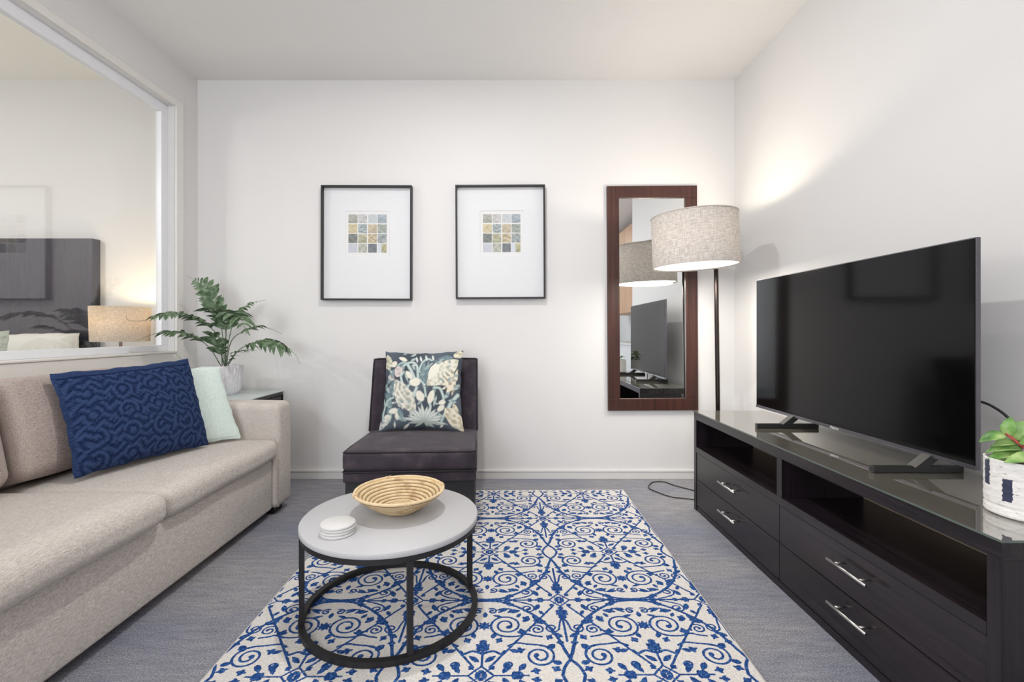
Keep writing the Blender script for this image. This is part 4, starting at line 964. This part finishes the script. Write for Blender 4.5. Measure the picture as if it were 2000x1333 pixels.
for (b, t_, w_, n_) in [((-0.036, -0.03, 0.208), (-0.030, -0.035, 0.258), 0.030, cam_n), ((-0.030, -0.02, 0.203), (0.012, -0.02, 0.248), 0.048, cam_n),
                     ((-0.036, -0.03, 0.208), (-0.090, -0.04, 0.190), 0.036, (-0.4, -0.4, 1)), ((-0.020, -0.03, 0.190), (-0.068, -0.03, 0.180), 0.034, (-0.3, -0.3, 1)),
                     ((-0.010, -0.03, 0.178), (-0.078, -0.04, 0.166), 0.036, (-0.3, -0.3, 1)), ((0.0, -0.03, 0.166), (-0.072, -0.05, 0.152), 0.040, (-0.4, -0.4, 1)),
                     ((0.022, -0.04, 0.160), (-0.036, -0.095, 0.158), 0.034, (-0.6, -0.6, 1)), ((0.0, -0.02, 0.192), (0.055, -0.03, 0.208), 0.044, (-0.4, -0.4, 1)),
                     ((0.01, 0.0, 0.175), (0.080, -0.01, 0.178), 0.050, (-0.3, -0.3, 1)), ((0.0, 0.02, 0.17), (-0.01, 0.075, 0.185), 0.045, (0.3, 0.3, 1)),
                     ((-0.01, 0.02, 0.165), (-0.070, 0.04, 0.170), 0.044, (0, 0, 1)), ((0.03, -0.02, 0.165), (0.070, -0.06, 0.155), 0.040, (-0.4, -0.4, 1)),
                     ((-0.015, -0.03, 0.196), (0.03, -0.055, 0.210), 0.034, (-0.6, -0.6, 0.8)), ((-0.01, 0.0, 0.145), (-0.065, -0.02, 0.140), 0.034, (-0.3, -0.3, 1)),
                     ((0.0, -0.03, 0.142), (-0.015, -0.072, 0.160), 0.032, (-0.4, -0.4, 1)), ((0.03, -0.01, 0.145), (0.06, -0.06, 0.160), 0.034, (-0.4, -0.4, 1))]:
    bleaf(pq(*b), pq(*t_), w_, nrm=n_)

# ------------------------------------------------------------------ bedroom beyond the window
bd = thing('bed', 'bed with tall dark headboard seen through the internal window', 'bed', (-3.9, 2.4, 0))
box('headboard', (-4.85, 3.395, 0), (-2.975, YB - 0.001, 1.752), M['headboard'], bd, 0.002)
box('bed_base', (-4.70, 1.45, 0.02), (-3.05, 3.39, 0.32), M['chair_base'], bd, 0.01)
softbox('mattress', (-4.70, 1.42, 0.325), (-3.03, 3.39, 0.60), 0.06, M['bed_white'], bd, (0, 0, 0.02))
for (a, b, lb) in ((-3.62, -2.985, 'white bed pillow propped against the headboard nearest the bedside lamp'), (-4.40, -3.66, 'white bed pillow propped against the headboard behind the green cushion')):
    o, _ = pillow('bed_pillow', (a, 3.30, 1.05), (b, 3.30, 1.068), (b + 0.02, 3.22, 0.625), (a, 3.22, 0.625), 0.10, M['bed_white'], n=40, pinch=-0.03, org=((a + b) / 2, 3.2, 0.6))
    tag(o, lb, 'pillow', 'white pillows on the bed')
o, _ = pillow('bed_cushion', (-3.62, 2.98, 1.06), (-3.135, 2.98, 1.09), (-3.06, 2.90, 0.63), (-3.62, 2.88, 0.63), 0.07, M['sage'], n=30, org=(-3.4, 2.93, 0.6))
tag(o, 'sage green cushion on the bed at the photo left edge', 'pillow')
bt = thing('bedside_table', 'dark bedside table standing between the bed and the window wall', 'side table', (-2.66, 3.15, 0))
MB().box(-2.95, 2.92, 0, -2.40, 3.44, 0.60).build('body', M['headboard'], bt, bevel=0.003)
MB().box(-2.93, 2.905, 0.33, -2.42, 2.919, 0.57).build('drawer', M['headboard'], bt, bevel=0.002)
tl = thing('table_lamp', 'table lamp with linen drum shade in the bedroom behind the glass', 'lamp', (-2.585, 3.165, 0.60))
lathe('base', (-2.585, 3.165, 0.601), [(0, 0), (0.08, 0), (0.08, 0.012), (0.01, 0.02), (0.0, 0.02)], M['pole'], tl, 40)
MB().tube([(-2.585, 3.165, 0.61), (-2.585, 3.165, 1.10)], 0.010, 10).build('pole', M['pole'], tl, True)
lathe('lamp_shade', (-2.585, 3.165, 1.013), [(0.160, 0), (0.166, 0.232), (0.163, 0.232), (0.157, 0), (0.160, 0)], M['linen2'], tl, 96)
lathe('bulb', (-2.585, 3.165, 1.10), [(0, 0.0), (0.02, 0.004), (0.03, 0.03), (0.02, 0.05), (0.0, 0.06)], M['bulb'], tl, 24)
l2 = bpy.data.lights.new('table_lamp_light', 'POINT'); l2.energy = 8; l2.color = (1.0, 0.80, 0.50); l2.shadow_soft_size = 0.03
o2 = bpy.data.objects.new('table_lamp_light', l2); COL.objects.link(o2); o2.location = (-2.585, 3.165, 1.185)

# ------------------------------------------------------------------ kitchen seen in the mirror
kc = thing('kitchen_cupboard', 'pale oak kitchen wall cupboard seen only in the mirror', 'cabinet', (2.2, -1.0, 1.39))
box('body', (2.02, -2.2, 1.39), (2.378, 0.2, 2.80), M['oak'], kc, 0.002)
for k in range(4): box('door', (2.0, -2.195 + 0.6 * k, 1.392), (2.0195, -1.605 + 0.6 * k, 2.798), M['oak'], kc, 0.002)
struct(box('wall_kitchen_back', (2.38, -3.0, 0), (2.44, 0.66, ZC), M['fridge']))
kb = thing('kitchen_counter', 'white kitchen counter seen only in the mirror', 'cabinet', (2.1, -1.0, 0))
box('body', (1.86, -2.2, 0.001), (2.379, 0.2, 0.87), M['fridge'], kb, 0.002)
box('worktop', (1.84, -2.2, 0.871), (2.379, 0.2, 0.905), M['ceramic'], kb, 0.002)
